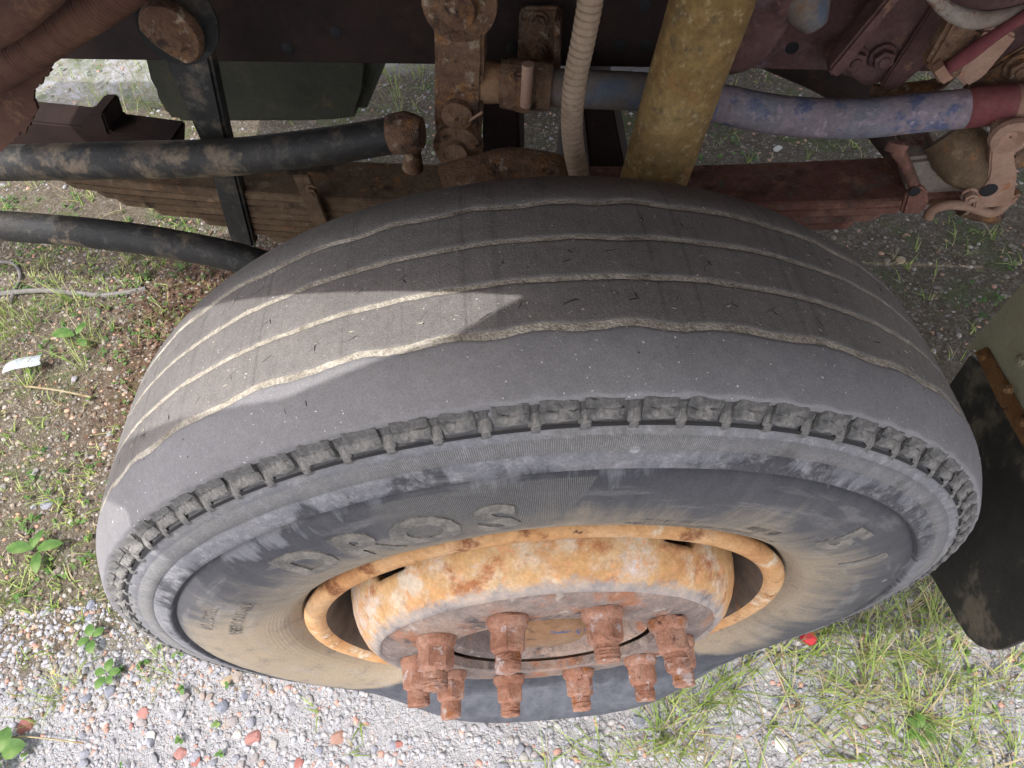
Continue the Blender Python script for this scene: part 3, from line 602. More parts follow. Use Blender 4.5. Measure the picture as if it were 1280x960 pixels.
for k in range(10):
    a = math.radians(36 * k + 22); p = HW + np.array([0.1675 * math.sin(a), -0.1682, 0.1675 * math.cos(a)])
    v, F = nut_mesh(k); v = v * (0.94, 0.95 + 0.06 * rng.normal(), 0.94); v = v + v[:, 1:2] * np.array([[rng.normal(0, .03), 0, rng.normal(0, .03)]]); v = v + (vnoise(v + k, 170, 77, 3) * 0.0016)[:, None] * np.array([1, 1, 1])
    obj('wheel_nut', v + p, F, M['nut'], rim, True, origin=tuple(p))
# plain outline of the wheel on the far side of the axle and the axle itself
far = HW + FY * 2.05
lathe('far_tyre', [(r[1], r[0]) for r in prof_o[4:] + [(0.534, -0.09), (0.534, 0.09)] + prof_i[:-4]], M['r_shoulder'], truck, origin=tuple(far), n=96, label='dark tyre on the far side of the front axle')
tube('axle_beam', [P(650, 330, 0.32) * (1, 1, 0) + (0, 0, 0.46), np.array([0.12, 0.6, 0.40]), np.array([0.24, 1.2, 0.40]), far - np.array([0, 0.25, 0.02])], 0.055, M['frame'], truck)

# ------------------------------------------------------------------ chassis
XL, XR = -2.2, 3.2
def along(x, Y0, z): return np.array([x, Y0 - YAW * x, z])
railz = float(P(500, 77, 0.45)[2])
print('railz', railz, P(100, 75, .45), P(1000, 88, .45))
zR = float(P(1000, 88, 0.45)[2]); xR = float(P(1000, 88, 0.45)[0]); zL = float(P(100, 75, 0.45)[2]); xL = float(P(100, 75, 0.45)[0])
slope = (zR - zL) / (xR - xL)
def rz(x): return zL + slope * (x - xL)
def rail(name, x0, x1, Y0, mat, parent, h=0.27, label=None):
    poly = []
    prof = [(0, 0), (0.075, 0), (0.075, 0.010), (0.009, 0.010), (0.009, h - 0.01), (0.075, h - 0.01), (0.075, h), (0, h)]
    pts = [along(x0, Y0, rz(x0)) + FY * a + FZ * b for a, b in prof]
    end = along(x1, Y0, rz(x1)) - along(x0, Y0, rz(x0))
    return plate(name, pts, end, mat, parent, bevel=0.0025, label=label)
r1 = rail('frame_rail', XL, 0.24, 0.45, M['frame'], truck, label='dark brown frame rail')
r2 = rail('frame_rail', 0.2403, XR, 0.45, M['framered'], truck, label='reddish dusty frame rail')
r3 = rail('frame_rail', XL, XR, 1.35, M['frame'], truck, label='dark frame rail on the far side')
for px, py in ((775, 57), (808, 57), (990, 60), (806, 8), (640, 60), (420, 40), (360, 60)):
    p = P(px, py, 0.45); lathe('rail_hole', [(0.0006, 0.0075), (0.0012, 0.0065), (0.0008, 0.0001)], M['r_dark'], r1 if p[0] < 0.24 else r2, axis=-FY, origin=tuple(p), n=14)
# cross members
for x in (-0.75, 1.05): tube('cross_member', [along(x, 0.46, rz(x) + 0.12), along(x, 0.9, rz(x) + 0.10) , along(x, 1.35, rz(x) + 0.12)], 0.05, M['frame'], truck)
# wheel arch roof, its pale lip, cab floor
def slab(name, x0, x1, ya, yb, z0, z1, mat, parent, **k):
    pts = [along(x0, ya, z0), along(x1, ya, z0), along(x1, yb, z0), along(x0, yb, z0)]
    return plate(name, pts, (0, 0, z1 - z0), mat, parent, bevel=0.004, **k)
LIPY = -0.165
lipA, lipB = P(820, -2, LIPY), P(1280, 8, LIPY)
lips = (lipB[2] - lipA[2]) / (lipB[0] - lipA[0])
def lipz(x): return lipA[2] + lips * (x - lipA[0])
def hang(name, x0, x1, prof, mat, **k):      # prof: (y offset, z above the lip line)
    pts = [along(x0, LIPY + a, lipz(x0) + b) for a, b in prof]
    return plate(name, pts, along(x1, 0, lipz(x1)) - along(x0, 0, lipz(x0)), mat, truck, bevel=0.002, **k)
hang('wheel_arch_panel', -0.75, 1.7, [(0.004, 0.012), (0.60, 0.012), (0.60, 0.022), (0.004, 0.022)], M['liner'], label='underside of the wheel arch above the tyre')
hang('arch_lip', -0.75, 1.7, [(-0.001, 0.004), (0.003, 0.004), (0.003, 0.06), (-0.001, 0.06)], M['beige'], label='pale beige edge of the wheel arch')
slab('cab_floor', -1.3, 2.2, 0.445, 2.0, 1.36, 1.42, M['frame'], truck)
# added unseen panel overhead, its outline shaped to cast the tread's shadow edges
zd = HUB + 1.0
plate('sun_blocker', [(-0.10, -0.11, zd), (-0.118, -0.232, zd), (-0.19, -0.272, zd), (-0.334, -0.305, zd), (-0.469, -0.300, zd), (-0.66, -0.300, zd), (-0.66, -0.326, zd), (-0.535, -0.358, zd), (-0.555, -0.70, zd), (0.9, -0.70, zd), (0.9, -0.24, zd)], (0, 0, 0.04), M['beige'], truck, 0.004, label='added panel out of view that shapes the sun patch')

# leaf spring
spring = empty('leaf_spring', P(640, 260, 0.37), truck)
def zpath(x, pts): 
    xs = [p[0] for p in pts]; zs = [p[2] for p in pts]; return float(np.interp(x, xs, zs))
SY = 0.345
def spring_z(x):
    a = P(130, 226, SY); b = P(540, 250, SY); c = P(960, 262, SY); d = P(1140, 244, SY)
    co = np.polyfit([a[0], b[0], c[0], d[0]], [a[2], b[2], c[2], d[2]], 2); return float(np.polyval(co, x))
def leaf(x0, x1, drop, th, mat, w=0.085, lift=0.0):
    xs = np.linspace(x0, x1, 40); V = []
    for i, x in enumerate(xs):
        z = spring_z(x) - drop; c = along(x, SY, z); tw = w * (0.8 if i in (0, 39) else 1)
        o = FY * (w - tw) / 2
        for (a, b) in ((0, 0), (0.003, 0.0), (tw - 0.003, 0), (tw, 0), (tw, -th), (0, -th)): V.append(c + o + FY * a + FZ * (b - (0.0018 if a in (0, tw) and b == 0 else 0)))
    F = []
    for i in range(39):
        for j in range(6): F.append([i * 6 + j, i * 6 + (j + 1) % 6, (i + 1) * 6 + (j + 1) % 6, (i + 1) * 6 + j])
    F += [[0, 1, 2, 3, 4, 5][::-1], [39 * 6 + j for j in range(6)]]
    return obj('spring_leaf', V, F, mat, spring, False)
lx = [P(px, 250, SY)[0] for px in (-250, 92, 122, 140, 178, 232, 268, 305, 340)]
rx = [P(px, 260, SY)[0] for px in (1210, 1135, 1110, 1080, 1030, 980, 940, 900, 860)]
for i in range(9):
    mid = P(700, 255, SY)[0]
    leaf(lx[i], mid, i * 0.0118, 0.0108, M['springbrown']); leaf(mid + 0.0005, rx[i], i * 0.0118, 0.0108, M['springred'])
def clip(px, py, h, w, mat, Y0=0.337):
    p = P(px, py, Y0)
    c = plate('spring_clip', [p + FX * a + FZ * b for a, b in ((-w / 2, h / 2), (w / 2, h / 2), (w / 2, -h / 2), (-w / 2, -h / 2))], -FY * 0.006, mat, spring, 0.0015, lump=0.0006)
    return p
p = clip(391, 250, 0.09, 0.024, M['springbrown']); bolt(P(391, 238, 0.330), -FY, 0.008, 0.010, M['springbrown'], spring, 'clip_bolt')

# black drag tube (front) and its ball joint
t1 = tube('steering_rod', [P(-200, 210, .30), P(0, 204, .30), P(130, 201, .30), P(280, 197, .30), P(400, 184, .30), P(505, 167, .30)], [0.0235, 0.0235, 0.0235, 0.0235, 0.0225, 0.0205], M['blacktube'], truck, seg=28, lump=0.01, label='upper black rod with dried mud')
tube('rod_end', [P(490, 168, .30), P(508, 166, .30), P(528, 166, .30)], [0.0225, 0.0235, 0.017], M['arm'], t1, n=14, lump=0.08)
tube('joint_boot', [P(514, 170, .298), P(516, 190, .298), P(516, 210, .298)], [0.014, 0.010, 0.013], M['arm'], t1, n=12, lump=0.12)
t2 = tube('stabiliser_bar', [P(-200, 268, .24), P(0, 282, .24), P(120, 292, .24), P(230, 308, .24), P(330, 332, .24), P(420, 372, .24)], 0.0205, M['blacktube'], truck, seg=28, lump=0.01, label='lower black bar running behind the tyre')
# hanging link with big round bolt
lk = plate('hanging_link', [P(190, 20, .335), P(246, 20, .335), P(262, 70, .335), P(282, 165, .335), P(318, 310, .335), P(290, 310, .335), P(255, 190, .335), P(208, 84, .335)], FY * 0.022, M['blacktube'], truck, 0.004, label='tapered dark link hanging past the rods')
tube('link_eye', [P(226, 30, .36), P(222, 30, .325)], 0.041, M['blacktube'], lk, n=6, seg=32, lump=0.02)
lathe('eye_bolt', [(0, 0.001), (0, 0.0335), (0.006, 0.0335), (0.011, 0.031), (0.013, 0.022), (0.015, 0.019), (0.018, 0.016), (0.019, 0.0005)], M['arm'], lk, axis=-FY, origin=tuple(P(217, 38, .318)), n=32, lump=0.0014, label='rusty round bolt head')
# pitman arm
pa = plate('pitman_arm', [P(*q, .325) for q in ((534, -40), (612, -40), (606, 10), (604, 80), (601, 150), (598, 190), (586, 214), (566, 216), (548, 200), (543, 150), (543, 60), (541, 10))], FY * 0.028, M['arm'], truck, 0.004, lump=0.0012, label='broad flat arm with crusted rust')
lathe('arm_boss', [(-0.01, 0.030), (0.006, 0.030), (0.010, 0.024), (0.011, 0.016), (0.018, 0.015), (0.02, 0.001)], M['arm'], pa, axis=-FY, origin=tuple(P(573, 183, .322)), n=28, lump=0.003)
lathe('arm_boss', [(-0.01, 0.038), (0.006, 0.038), (0.010, 0.030), (0.011, 0.020), (0.020, 0.018), (0.02, 0.001)], M['arm'], pa, axis=-FY, origin=tuple(P(575, 2, .322)), n=28, lump=0.003)
lathe('arm_boss', [(-0.01, 0.018), (0.006, 0.018), (0.010, 0.012), (0.0105, 0.001)], M['arm'], pa, axis=-FY, origin=tuple(P(572, 142, .322)), n=20, lump=0.002)
tube('split_pin', [P(585, 152, .315), P(594, 146, .313), P(603, 140, .312)], 0.0016, M['tan'], pa, n=5, seg=6)
# drag link to the rear
dl = tube('drag_link', [P(560, 101, .35), P(610, 103, .35), P(700, 110, .35), P(800, 115, .35), P(858, 122, .35)], [0.019, 0.019, 0.0205, 0.0205, 0.0205], M['link'], truck, seg=28, lump=0.01, label='grey dusty front length of the drag link')
dl2 = tube('drag_link', [P(858, 122, .35), P(900, 130, .35), P(960, 142, .35), P(1020, 148, .35), P(1080, 148, .35), P(1150, 141, .35), P(1206, 136, .35)], [0.0205, 0.0207, 0.021, 0.0215, 0.0215, 0.021, 0.0205], M['linklilac'], truck, seg=28, lump=0.01, label='bent drag link with lilac and blue chipped paint')
tube('link_end', [P(1206, 136, .35), P(1240, 132, .35), P(1262, 131, .35)], 0.0208, M['darkred'], dl2, n=8, lump=0.01, label='dark red band')
tube('link_end', [P(1262, 131, .35), P(1300, 130, .35), P(1400, 128, .35)], 0.0206, M['tan'], dl2, n=8, lump=0.02)
tube('link_clamp', [P(627, 104, .35), P(655, 106, .35), P(690, 109, .35)], [0.026, 0.0275, 0.026], M['arm'], dl, n=10, lump=0.06)
plate('clamp_ear', [P(*q, .328) for q in ((643, 86), (668, 84), (670, 118), (662, 134), (646, 130))], -FY * 0.012, M['arm'], dl, 0.003, lump=0.001)
tube('clamp_bolt', [P(660, 80, .31), P(657, 132, .31)], 0.0065, M['tan'], dl, n=6, seg=10, lump=0.05)
tube('clamp_lip', [P(632, 118, .335), P(640, 130, .335), P(655, 136, .335), P(672, 132, .335), P(684, 122, .335)], 0.005, M['arm'], dl, n=16, seg=10, lump=0.05)
tube('link_end', [P(592, 102, .35), P(610, 103, .35), P(628, 104, .35)], [0.0225, 0.023, 0.0215], M['hubm'], dl, n=8, lump=0.04)
# bracket on the rail with two bolts
bk = plate('rail_bracket', [P(*q, .44) for q in ((650, 10), (655, 5), (702, 5), (701, 84), (647, 84))], -FY * 0.01, M['arm'], truck, 0.003, lump=0.0005, label='upright bracket with two bolts')
plate('bracket_flange', [P(*q, .43) for q in ((696, 6), (703, 6), (701, 84), (694, 84))], -FY * 0.035, M['arm'], bk, 0.002)
bolt(P(674, 26, .428), -FY, 0.009, 0.012, M['arm'], bk); bolt(P(673, 64, .428), -FY, 0.009, 0.012, M['arm'], bk)
# corrugated conduit
tube('corrugated_hose', [P(744, -60, .25), P(738, 0, .25), P(729, 50, .25), P(719, 100, .25), P(715, 150, .25), P(718, 190, .25), P(728, 236, .25)], 0.0115, M['conduit'], truck, n=360, seg=20, ribs=(0.0068, 0.17), label='tan corrugated hose dropping behind the tyre')
# big ochre tube
tube('shock_absorber', [P(905, -60, .27), P(890, 0, .27), P(852, 115, .27), P(812, 240, .27), P(790, 310, .27)], [0.037, 0.037, 0.0372, 0.0375, 0.0375], M['yellow'], truck, seg=40, lump=0.012, label='thick ochre rusted tube slanting behind the tyre')
# dark things under the chassis
box_pts = [P(*q, .75) for q in ((172, 60), (470, 60), (464, 120), (452, 152), (400, 158), (210, 158), (186, 118))]
plate('oil_pan', box_pts, FY * 0.35, M['greybox'], truck, 0.02, label='dark greenish engine casting hanging below the rail')
plate('axle_bracket', [P(*q, .40) for q in ((603, 112), (648, 116), (650, 216), (603, 226))], FY * 0.06, M['frame'], truck, 0.004)
plate('axle_bracket', [P(*q, .50) for q in ((728, 126), (765, 128), (784, 225), (738, 225))], FY * 0.08, M['frame'], truck, 0.004)
tube('steering_arm', [P(560, 236, .26), P(600, 222, .27), P(640, 212, .28), P(690, 214, .28), P(712, 222, .28)], [0.030, 0.026, 0.025, 0.022, 0.018], M['arm'], truck, n=30, lump=0.06, label='lumpy rusty steering arm just behind the tyre')
tube('exhaust_pipe', [P(960, 60, .75), P(1060, 110, .75), P(1130, 190, .75), P(1160, 240, .75)], 0.030, M['frame'], truck, n=20)
plate('front_bracket', [P(*q, .40) for q in ((-120, 140), (0, 148), (100, 158), (112, 142), (128, 142), (136, 166), (215, 176), (215, 205), (-120, 215))], FY * 0.05, M['frame'], truck, 0.003, label='dark bracket with an upright tab')
# wheel arch front: rusty liner with torn edge and ribbed seam
edge = [(150, -40), (122, 0), (98, 34), (68, 75), (60, 92), (48, 105), (42, 122), (45, 140), (38, 158), (20, 172), (0, 190), (-60, 200), (-160, 60), (-160, -60)]
rp = []
for a, b in zip(edge, edge[1:] + edge[:1]):
    n = 6 if a[1] > 50 and a[0] > -10 else 1
    for q in range(n):
        rp.append((a[0] + (b[0] - a[0]) * q / n + (rng.normal(0, 1.6) if q else 0), a[1] + (b[1] - a[1]) * q / n + (rng.normal(0, 1.6) if q else 0)))
ln = plate('arch_liner', [P(*q, .20) for q in rp], FY * 0.004, M['liner'], truck, 0.0, label='torn rust brown wheel arch liner')
tube('seam_hose', [P(-60, 120, .18), P(0, 88, .18), P(70, 42, .18), P(150, -12, .18), P(200, -60, .18)], 0.017, M['liner'], ln, n=260, seg=16, ribs=(0.004, 0.05))
tube('arch_pipe', [P(-60, 60, .15), P(0, 30, .15), P(50, -10, .15), P(90, -60, .15)], 0.015, M['liner'], ln, n=20, seg=16)
plate('arch_gusset', [P(*q, .16) for q in ((-20, -10), (38, -10), (30, 18), (8, 34), (-20, 44))], -FY * 0.01, M['darkred'], ln, 0.003)

# rear spring end, shackle and bracket
rs = empty('spring_shackle', P(1200, 220, .36), truck)
tube('clamp_pin', [P(1120, 186, .33), P(1132, 206, .325), P(1146, 240, .32)], [0.0075, 0.0062, 0.0062], M['springred'], rs, n=12, lump=0.06)
lathe('pin_head', [(-0.004, 0.011), (0.005, 0.011), (0.008, 0.006), (0.008, 0.001)], M['springred'], rs, axis=(0.3, 0.4, 0.9), origin=tuple(P(1120, 186, .33)), n=20, lump=0.002)
plate('clamp_cheek', [P(*q, .322) for q in ((1124, 262), (1132, 232), (1146, 226), (1156, 232), (1158, 252), (1148, 262))], -FY * 0.010, M['springred'], rs, 0.003, lump=0.001)
lathe('cheek_hole', [(0.0, 0.0065), (0.0006, 0.005), (0.0002, 0.0001)], M['r_dark'], rs, axis=-FY, origin=tuple(P(1143, 240, .3105)), n=14)
plate('spring_end', [P(*q, .355) for q in ((1132, 200), (1172, 196), (1212, 236), (1212, 256), (1180, 262), (1134, 268))], FY * 0.07, M['palecrust'], rs, 0.005, lump=0.0015, label='pale crusted spring end')
tube('bump_rubber', [P(1184, 168, .37), P(1200, 190, .355), P(1214, 216, .34), P(1222, 234, .335)], [0.026, 0.031, 0.026, 0.010], M['springbrown'], rs, n=16, seg=28)
sb = plate('shackle_bracket', [P(*q, .335) for q in ((1240, 146), (1300, 140), (1300, 160), (1262, 184), (1268, 208), (1262, 238), (1272, 232), (1264, 246), (1240, 250), (1212, 252), (1216, 232), (1230, 214), (1234, 180))], -FY * 0.014, M['tan'], rs, 0.004, lump=0.0008, label='tan dusty shackle bracket')
lathe('bracket_hole', [(0.0, 0.009), (0.0006, 0.007), (0.0002, 0.0001)], M['r_dark'], rs, axis=-FY, origin=tuple(P(1236, 238, .3195)), n=16)
lathe('bracket_eye', [(0.0, 0.020), (0.007, 0.019), (0.010, 0.012), (0.004, 0.006), (0.004, 0.001)], M['tan'], rs, axis=-FY, origin=tuple(P(1262, 168, .3195)), n=20, lump=0.002)
bolt(P(1211, 242, .32), -FY, 0.007, 0.014, M['tan'], rs)
tube('brake_line', [P(1160, 272, .33), P(1166, 262, .33), P(1185, 256, .33), P(1210, 258, .33), P(1240, 266, .33), P(1262, 250, .33)], 0.006, M['tan'], rs, n=24, seg=10, lump=0.05)
tube('lower_pipe', [P(1205, 256, .36), P(1230, 262, .36), P(1246, 272, .36)], [0.014, 0.016, 0.010], M['arm'], rs, n=10)
tube('rear_pipe', [P(1180, 190, .47), P(1300, 190, .47), P(1420, 192, .47)], 0.02, M['arm'], rs, n=10)
# gussets and hangers at the upper right
hg = empty('cab_mount', P(1120, 50, .42), truck)
plate('mount_strut', [P(*q, .40) for q in ((1030, 70), (1110, -30), (1126, -30), (1048, 76), (1036, 80))], -FY * 0.03, M['framered'], hg, 0.003, label='slanting mount strut')
plate('mount_gusset', [P(*q, .425) for q in ((1040, 78), (1122, -20), (1188, -30), (1098, 100), (1080, 104), (1058, 88))], -FY * 0.008, M['framered'], hg, 0.002, lump=0.0006, label='lilac dusted gusset')
plate('mount_gusset', [P(*q, .415) for q in ((1105, 92), (1178, -20), (1196, -20), (1150, 80), (1120, 106), (1098, 104))], -FY * 0.010, M['framered'], hg, 0.002)
for px, py in ((1046, 66), (1103, 70), (1094, 14), (1068, 72)): bolt(P(px, py, .412), -FY, 0.011, 0.016, M['framered'], hg, 'mount_bolt')
tube('mount_sleeve', [P(1002, -10, .40), P(1012, 14, .39), P(1020, 34, .385)], [0.024, 0.022, 0.012], M['link'], hg, n=12, lump=0.08)
tube('mount_arm', [P(900, 70, .42), P(930, 58, .41), P(950, 30, .41), P(975, -30, .41)], [0.022, 0.026, 0.03, 0.034], M['framered'], hg, n=20, lump=0.05)
plate('hanger_box', [P(*q, .36) for q in ((1150, 70), (1188, 2), (1226, 26), (1192, 86), (1172, 96))], -FY * 0.02, M['arm'], hg, 0.004, lump=0.001, label='brown hanger box')
plate('hanger_box', [P(*q, .37) for q in ((1190, 90), (1224, 30), (1256, 30), (1270, 40), (1226, 92), (1205, 104))], -FY * 0.01, M['tan'], hg, 0.003, lump=0.001)
tube('hanger_rod', [P(1178, 90, .335), P(1205, 72, .33), P(1238, 48, .33), P(1290, 14, .33)], [0.006, 0.0075, 0.0055, 0.0055], M['darkred'], hg, n=14, lump=0.06)
tube('rod_nut', [P(1172, 94, .33), P(1184, 86, .33)], 0.011, M['tan'], hg, n=6, seg=6)
tube('cable', [P(1160, -10, .34), P(1186, 14, .34), P(1216, 24, .34), P(1248, 22, .34), P(1300, 6, .34)], [0.005, 0.007, 0.009, 0.007, 0.005], M['palecrust'], hg, n=24, seg=12, lump=0.1, label='pale crusted hose')
plate('hanger_plate', [P(*q, .40) for q in ((1200, 110), (1222, 88), (1300, 40), (1300, 112), (1230, 114))], -FY * 0.008, M['arm'], hg, 0.003, lump=0.001)
bolt(P(1272, 82, .39), -FY, 0.011, 0.016, M['arm'], hg, 'mount_bolt')
tube('air_line', [P(1090, 114, .42), P(1130, 112, .42), P(1170, 106, .42), P(1190, 90, .42)], 0.008, M['arm'], hg, n=16, seg=10)

# --- mudguard and flap behind the wheel
MX = 0.64
def acr(px, py, X0=MX): return PX(px, py, X0)
gd = empty('mudguard', acr(1240, 470), truck)
gl = [acr(1236, 446), acr(1290, 565)]
g0 = acr(1206, 434, MX); 
plate('guard_panel', [acr(*q) for q in ((1206, 436), (1290, 340), (1420, 300), (1420, 760), (1300, 578), (1232, 440))], FX * 0.004, M['guard'], gd, 0.0012, label='olive grey mudguard panel')
plate('clamp_strip', [acr(*q, MX - 0.001) for q in ((1222, 440), (1236, 434), (1262, 480), (1320, 590), (1310, 606), (1250, 500))], -FX * 0.005, M['striprust'], gd, 0.0012, lump=0.0003, label='rusty clamp strip')
for px, py in ((1231, 447), (1283, 528), (1262, 487)): bolt(acr(px, py, MX - 0.006), -FX, 0.006, 0.008, M['striprust'], gd, 'strip_bolt')
bolt(acr(1278, 452, MX), -FX, 0.007, 0.006, M['guard'], gd, 'guard_rivet')
fl = []
for q in ((1212, 444), (1160, 520), (1110, 600), (1130, 670), (1165, 722), (1196, 776), (1208, 795), (1220, 806), (1234, 812), (1248, 812), (1262, 807), (1300, 790), (1420, 735), (1320, 600), (1250, 498), (1228, 456)): fl.append(acr(*q, MX + 0.006))
plate('mud_flap', fl, FX * 0.007, M['flap'], gd, 0.001, label='black rubber flap with dried mud and a rounded corner')

# ------------------------------------------------------------------ ground
def gmat():
    n = NB('yard_ground'); geo = n.N('ShaderNodeNewGeometry'); co = geo.outputs[0]
    sp = n.N('ShaderNodeSeparateXYZ'); n.L(co, sp.inputs[0]); x, y = sp.outputs[0], sp.outputs[1]
    b = n.noise(2.2, 5, 0.6, co=co); m = n.noise(16, 5, 0.7, co=co); f = n.noise(90, 5, 0.75, co=co); g = n.noise(330, 3, 0.7, co=co)
    # pale gravel strip outside the wheel, brown soil inwards
    d = n.math('ADD', y, n.math('MULTIPLY', n.math('SUBTRACT', b, 0.5), 0.55))
    def cells(sc, stops):
        vo = n.N('ShaderNodeTexVoronoi'); vo.inputs['Scale'].default_value = sc; n.L(co, vo.inputs['Vector'])
        ve = n.N('ShaderNodeTexVoronoi', feature='DISTANCE_TO_EDGE'); ve.inputs['Scale'].default_value = sc; n.L(co, ve.inputs['Vector'])
        s1 = n.N('ShaderNodeSeparateColor'); n.L(vo.outputs['Color'], s1.inputs[0]); return n.ramp(s1.outputs[0], stops), n.mask(ve.outputs[0], 0.02, 0.16)
    soil = n.ramp(f, [(0.3, (0.055, 0.043, 0.03)), (0.5, (0.125, 0.098, 0.07)), (0.7, (0.21, 0.175, 0.13))])
    grav = n.ramp(f, [(0.3, (0.24, 0.235, 0.24)), (0.5, (0.335, 0.325, 0.33)), (0.7, (0.41, 0.40, 0.41))])
    cg, eg = cells(85, [(0.0, (0.30, 0.30, 0.34)), (0.25, (0.42, 0.39, 0.38)), (0.5, (0.35, 0.34, 0.36)), (0.75, (0.46, 0.44, 0.45)), (1.0, (0.42, 0.33, 0.29))])
    cs_, es_ = cells(95, [(0.0, (0.11, 0.09, 0.07)), (0.35, (0.19, 0.16, 0.125)), (0.6, (0.15, 0.13, 0.11)), (0.85, (0.25, 0.22, 0.18)), (1.0, (0.30, 0.27, 0.24))])
    pk = n.mask(n.noise(30, 3, 0.6, co=co), 0.40, 0.52)
    grav = n.mix(n.math('MULTIPLY', n.math('MULTIPLY', eg, pk), 0.5), grav, cg); soil = n.mix(n.math('MULTIPLY', n.math('MULTIPLY', es_, pk), 0.75), soil, cs_)
    c = n.mix(n.mask(d, 0.10, -0.06), soil, grav)
    far_ = n.mix(n.mask(m, 0.4, 0.6), (0.36, 0.35, 0.36), (0.24, 0.23, 0.19))
    c = n.mix(n.mask(d, 2.0, 2.3), c, far_)
    green = n.math('MULTIPLY', n.mask(n.noise(5, 5, 0.7, co=co, off=(4, 1, 2)), 0.5, 0.62), n.mask(d, -0.1, 0.3))
    c = n.mix(n.math('MULTIPLY', green, 0.55), c, n.ramp(g, [(0.3, (0.05, 0.075, 0.025)), (0.7, (0.13, 0.17, 0.06))]))
    # leaf mould beside the tyre, under the rods
    br = n.math('MULTIPLY', n.mask(y, 0.42, 0.62), n.math('MULTIPLY', n.mask(x, -1.25, -0.95), n.mask(y, 1.35, 1.05)))
    br = n.math('MULTIPLY', br, n.mask(x, 0.0, -0.3))
    c = n.mix(n.math('MULTIPLY', br, 0.8), c, n.ramp(f, [(0.3, (0.045, 0.025, 0.017)), (0.55, (0.12, 0.06, 0.035)), (0.75, (0.24, 0.12, 0.07))]))
    c = n.mix(0.5, c, n.ramp(g, [(0.3, 0.45), (0.62, 1.0)]), 'MULTIPLY')
    h = n.math('ADD', n.math('ADD', f, n.math('MULTIPLY', eg, n.math('MULTIPLY', pk, 0.25))), n.math('MULTIPLY', g, 0.4))
    return n.done(c, 0.95, h, 0.006, 1.0, spec=0.15)
M['ground'] = gmat()
xs = np.concatenate([np.linspace(-60, -3.2, 24), np.arange(-3.0, 2.4, 0.012), np.linspace(2.6, 60, 24)])
ys = np.concatenate([np.linspace(-60, -1.0, 20), np.arange(-0.9, 3.2, 0.012), np.linspace(3.4, 60, 24)])
XX, YY = np.meshgrid(xs, ys, indexing='ij'); pp = np.stack([XX.ravel(), YY.ravel(), np.zeros(XX.size)], -1)
def gh(p):
    p = np.asarray(p, float); near = np.exp(-((p[:, 0] / 4) ** 2 + ((p[:, 1] - 1) / 4) ** 2) ** 2)
    h = vnoise(p * (1, 1, 0), 1.6, 61, 2) * 0.012 + vnoise(p * (1, 1, 0), 9, 71, 2) * 0.006 + vnoise(p * (1, 1, 0), 38, 81, 2) * 0.0045
    foot = np.exp(-((p[:, 0] / 0.30) ** 4 + (p[:, 1] / 0.2) ** 4))
    return h * near * (1 - foot) - 0.002 - 0.004 * foot
zz = gh(pp); pp[:, 2] = zz
obj('ground', pp, grid_faces(len(xs), len(ys)), M['ground'], None, True, kind='structure', center=False)
def gz(x, y): return float(gh(np.array([[x, y, 0.0]]))[0])

# stones
def stone_mat(name, stops, bump=0.002):
    n = NB(name); oi = n.N('ShaderNodeObjectInfo'); f = n.noise(60, 5, 0.7); g = n.noise(260, 3, 0.7)
    c = n.ramp(oi.outputs['Random'], stops, 'CONSTANT')
    c = n.mix(0.55, c, n.ramp(f, [(0.3, 0.45), (0.65, 1.0)]), 'MULTIPLY'); c = n.mix(0.3, c, n.ramp(g, [(0.3, 0.5), (0.6, 1.0)]), 'MULTIPLY')
    return n.done(c, 0.9, n.math('ADD', f, n.math('MULTIPLY', g, 0.4)), bump, 0.8, spec=0.2)
M['stone'] = stone_mat('mixed_stone', [(0.0, (0.34, 0.34, 0.38)), (0.2, (0.40, 0.39, 0.41)), (0.38, (0.29, 0.30, 0.35)), (0.52, (0.44, 0.41, 0.38)), (0.66, (0.39, 0.35, 0.34)), (0.78, (0.46, 0.46, 0.48)), (0.9, (0.40, 0.33, 0.29))])
M['brick'] = stone_mat('red_brick_chip', [(0.0, (0.40, 0.17, 0.145)), (0.5, (0.46, 0.23, 0.20)), (0.8, (0.44, 0.26, 0.20))])
M['pale'] = stone_mat('pale_stone', [(0.0, (0.70, 0.68, 0.62)), (0.5, (0.62, 0.58, 0.52))])
M['ochre'] = stone_mat('ochre_stone', [(0.0, (0.58, 0.40, 0.22)), (0.5, (0.55, 0.42, 0.28))])
def pcol(name):
    n = NB(name); a = n.N('ShaderNodeVertexColor'); a.layer_name = 'col'; g = n.noise(300, 3, 0.7)
    c = n.mix(0.45, a.outputs[0], n.ramp(g, [(0.3, 0.45), (0.62, 1.0)]), 'MULTIPLY'); return n.done(c, 0.9, g, 0.001, 0.8, spec=0.2)
M['pebble'] = pcol('pebbles')
def rock(sub, seed, flat=0.6):
    r0 = random.Random(seed); bm = bmesh.new(); bmesh.ops.create_icosphere(bm, subdivisions=sub, radius=1)
    planes = [(Vector((r0.gauss(0, 1), r0.gauss(0, 1), r0.gauss(0, 1))).normalized(), r0.uniform(0.55, 0.9)) for _ in range(9)]
    for v in bm.verts:
        for n_, d in planes:
            k = v.co.dot(n_)
            if k > d: v.co -= n_ * (k - d)
        v.co *= 1 + r0.gauss(0, 0.02)
    V = np.array([v.co[:] for v in bm.verts]) * (1, r0.uniform(0.6, 0.95), flat * r0.uniform(0.7, 1.1)); bm.verts.index_update()
    F = [[q.index for q in f.verts] for f in bm.faces]; bm.free(); return V, F
ROCKS = [rock(1, s) for s in range(12)]; BROCKS = [rock(2, 100 + s) for s in range(10)]
RM = {}
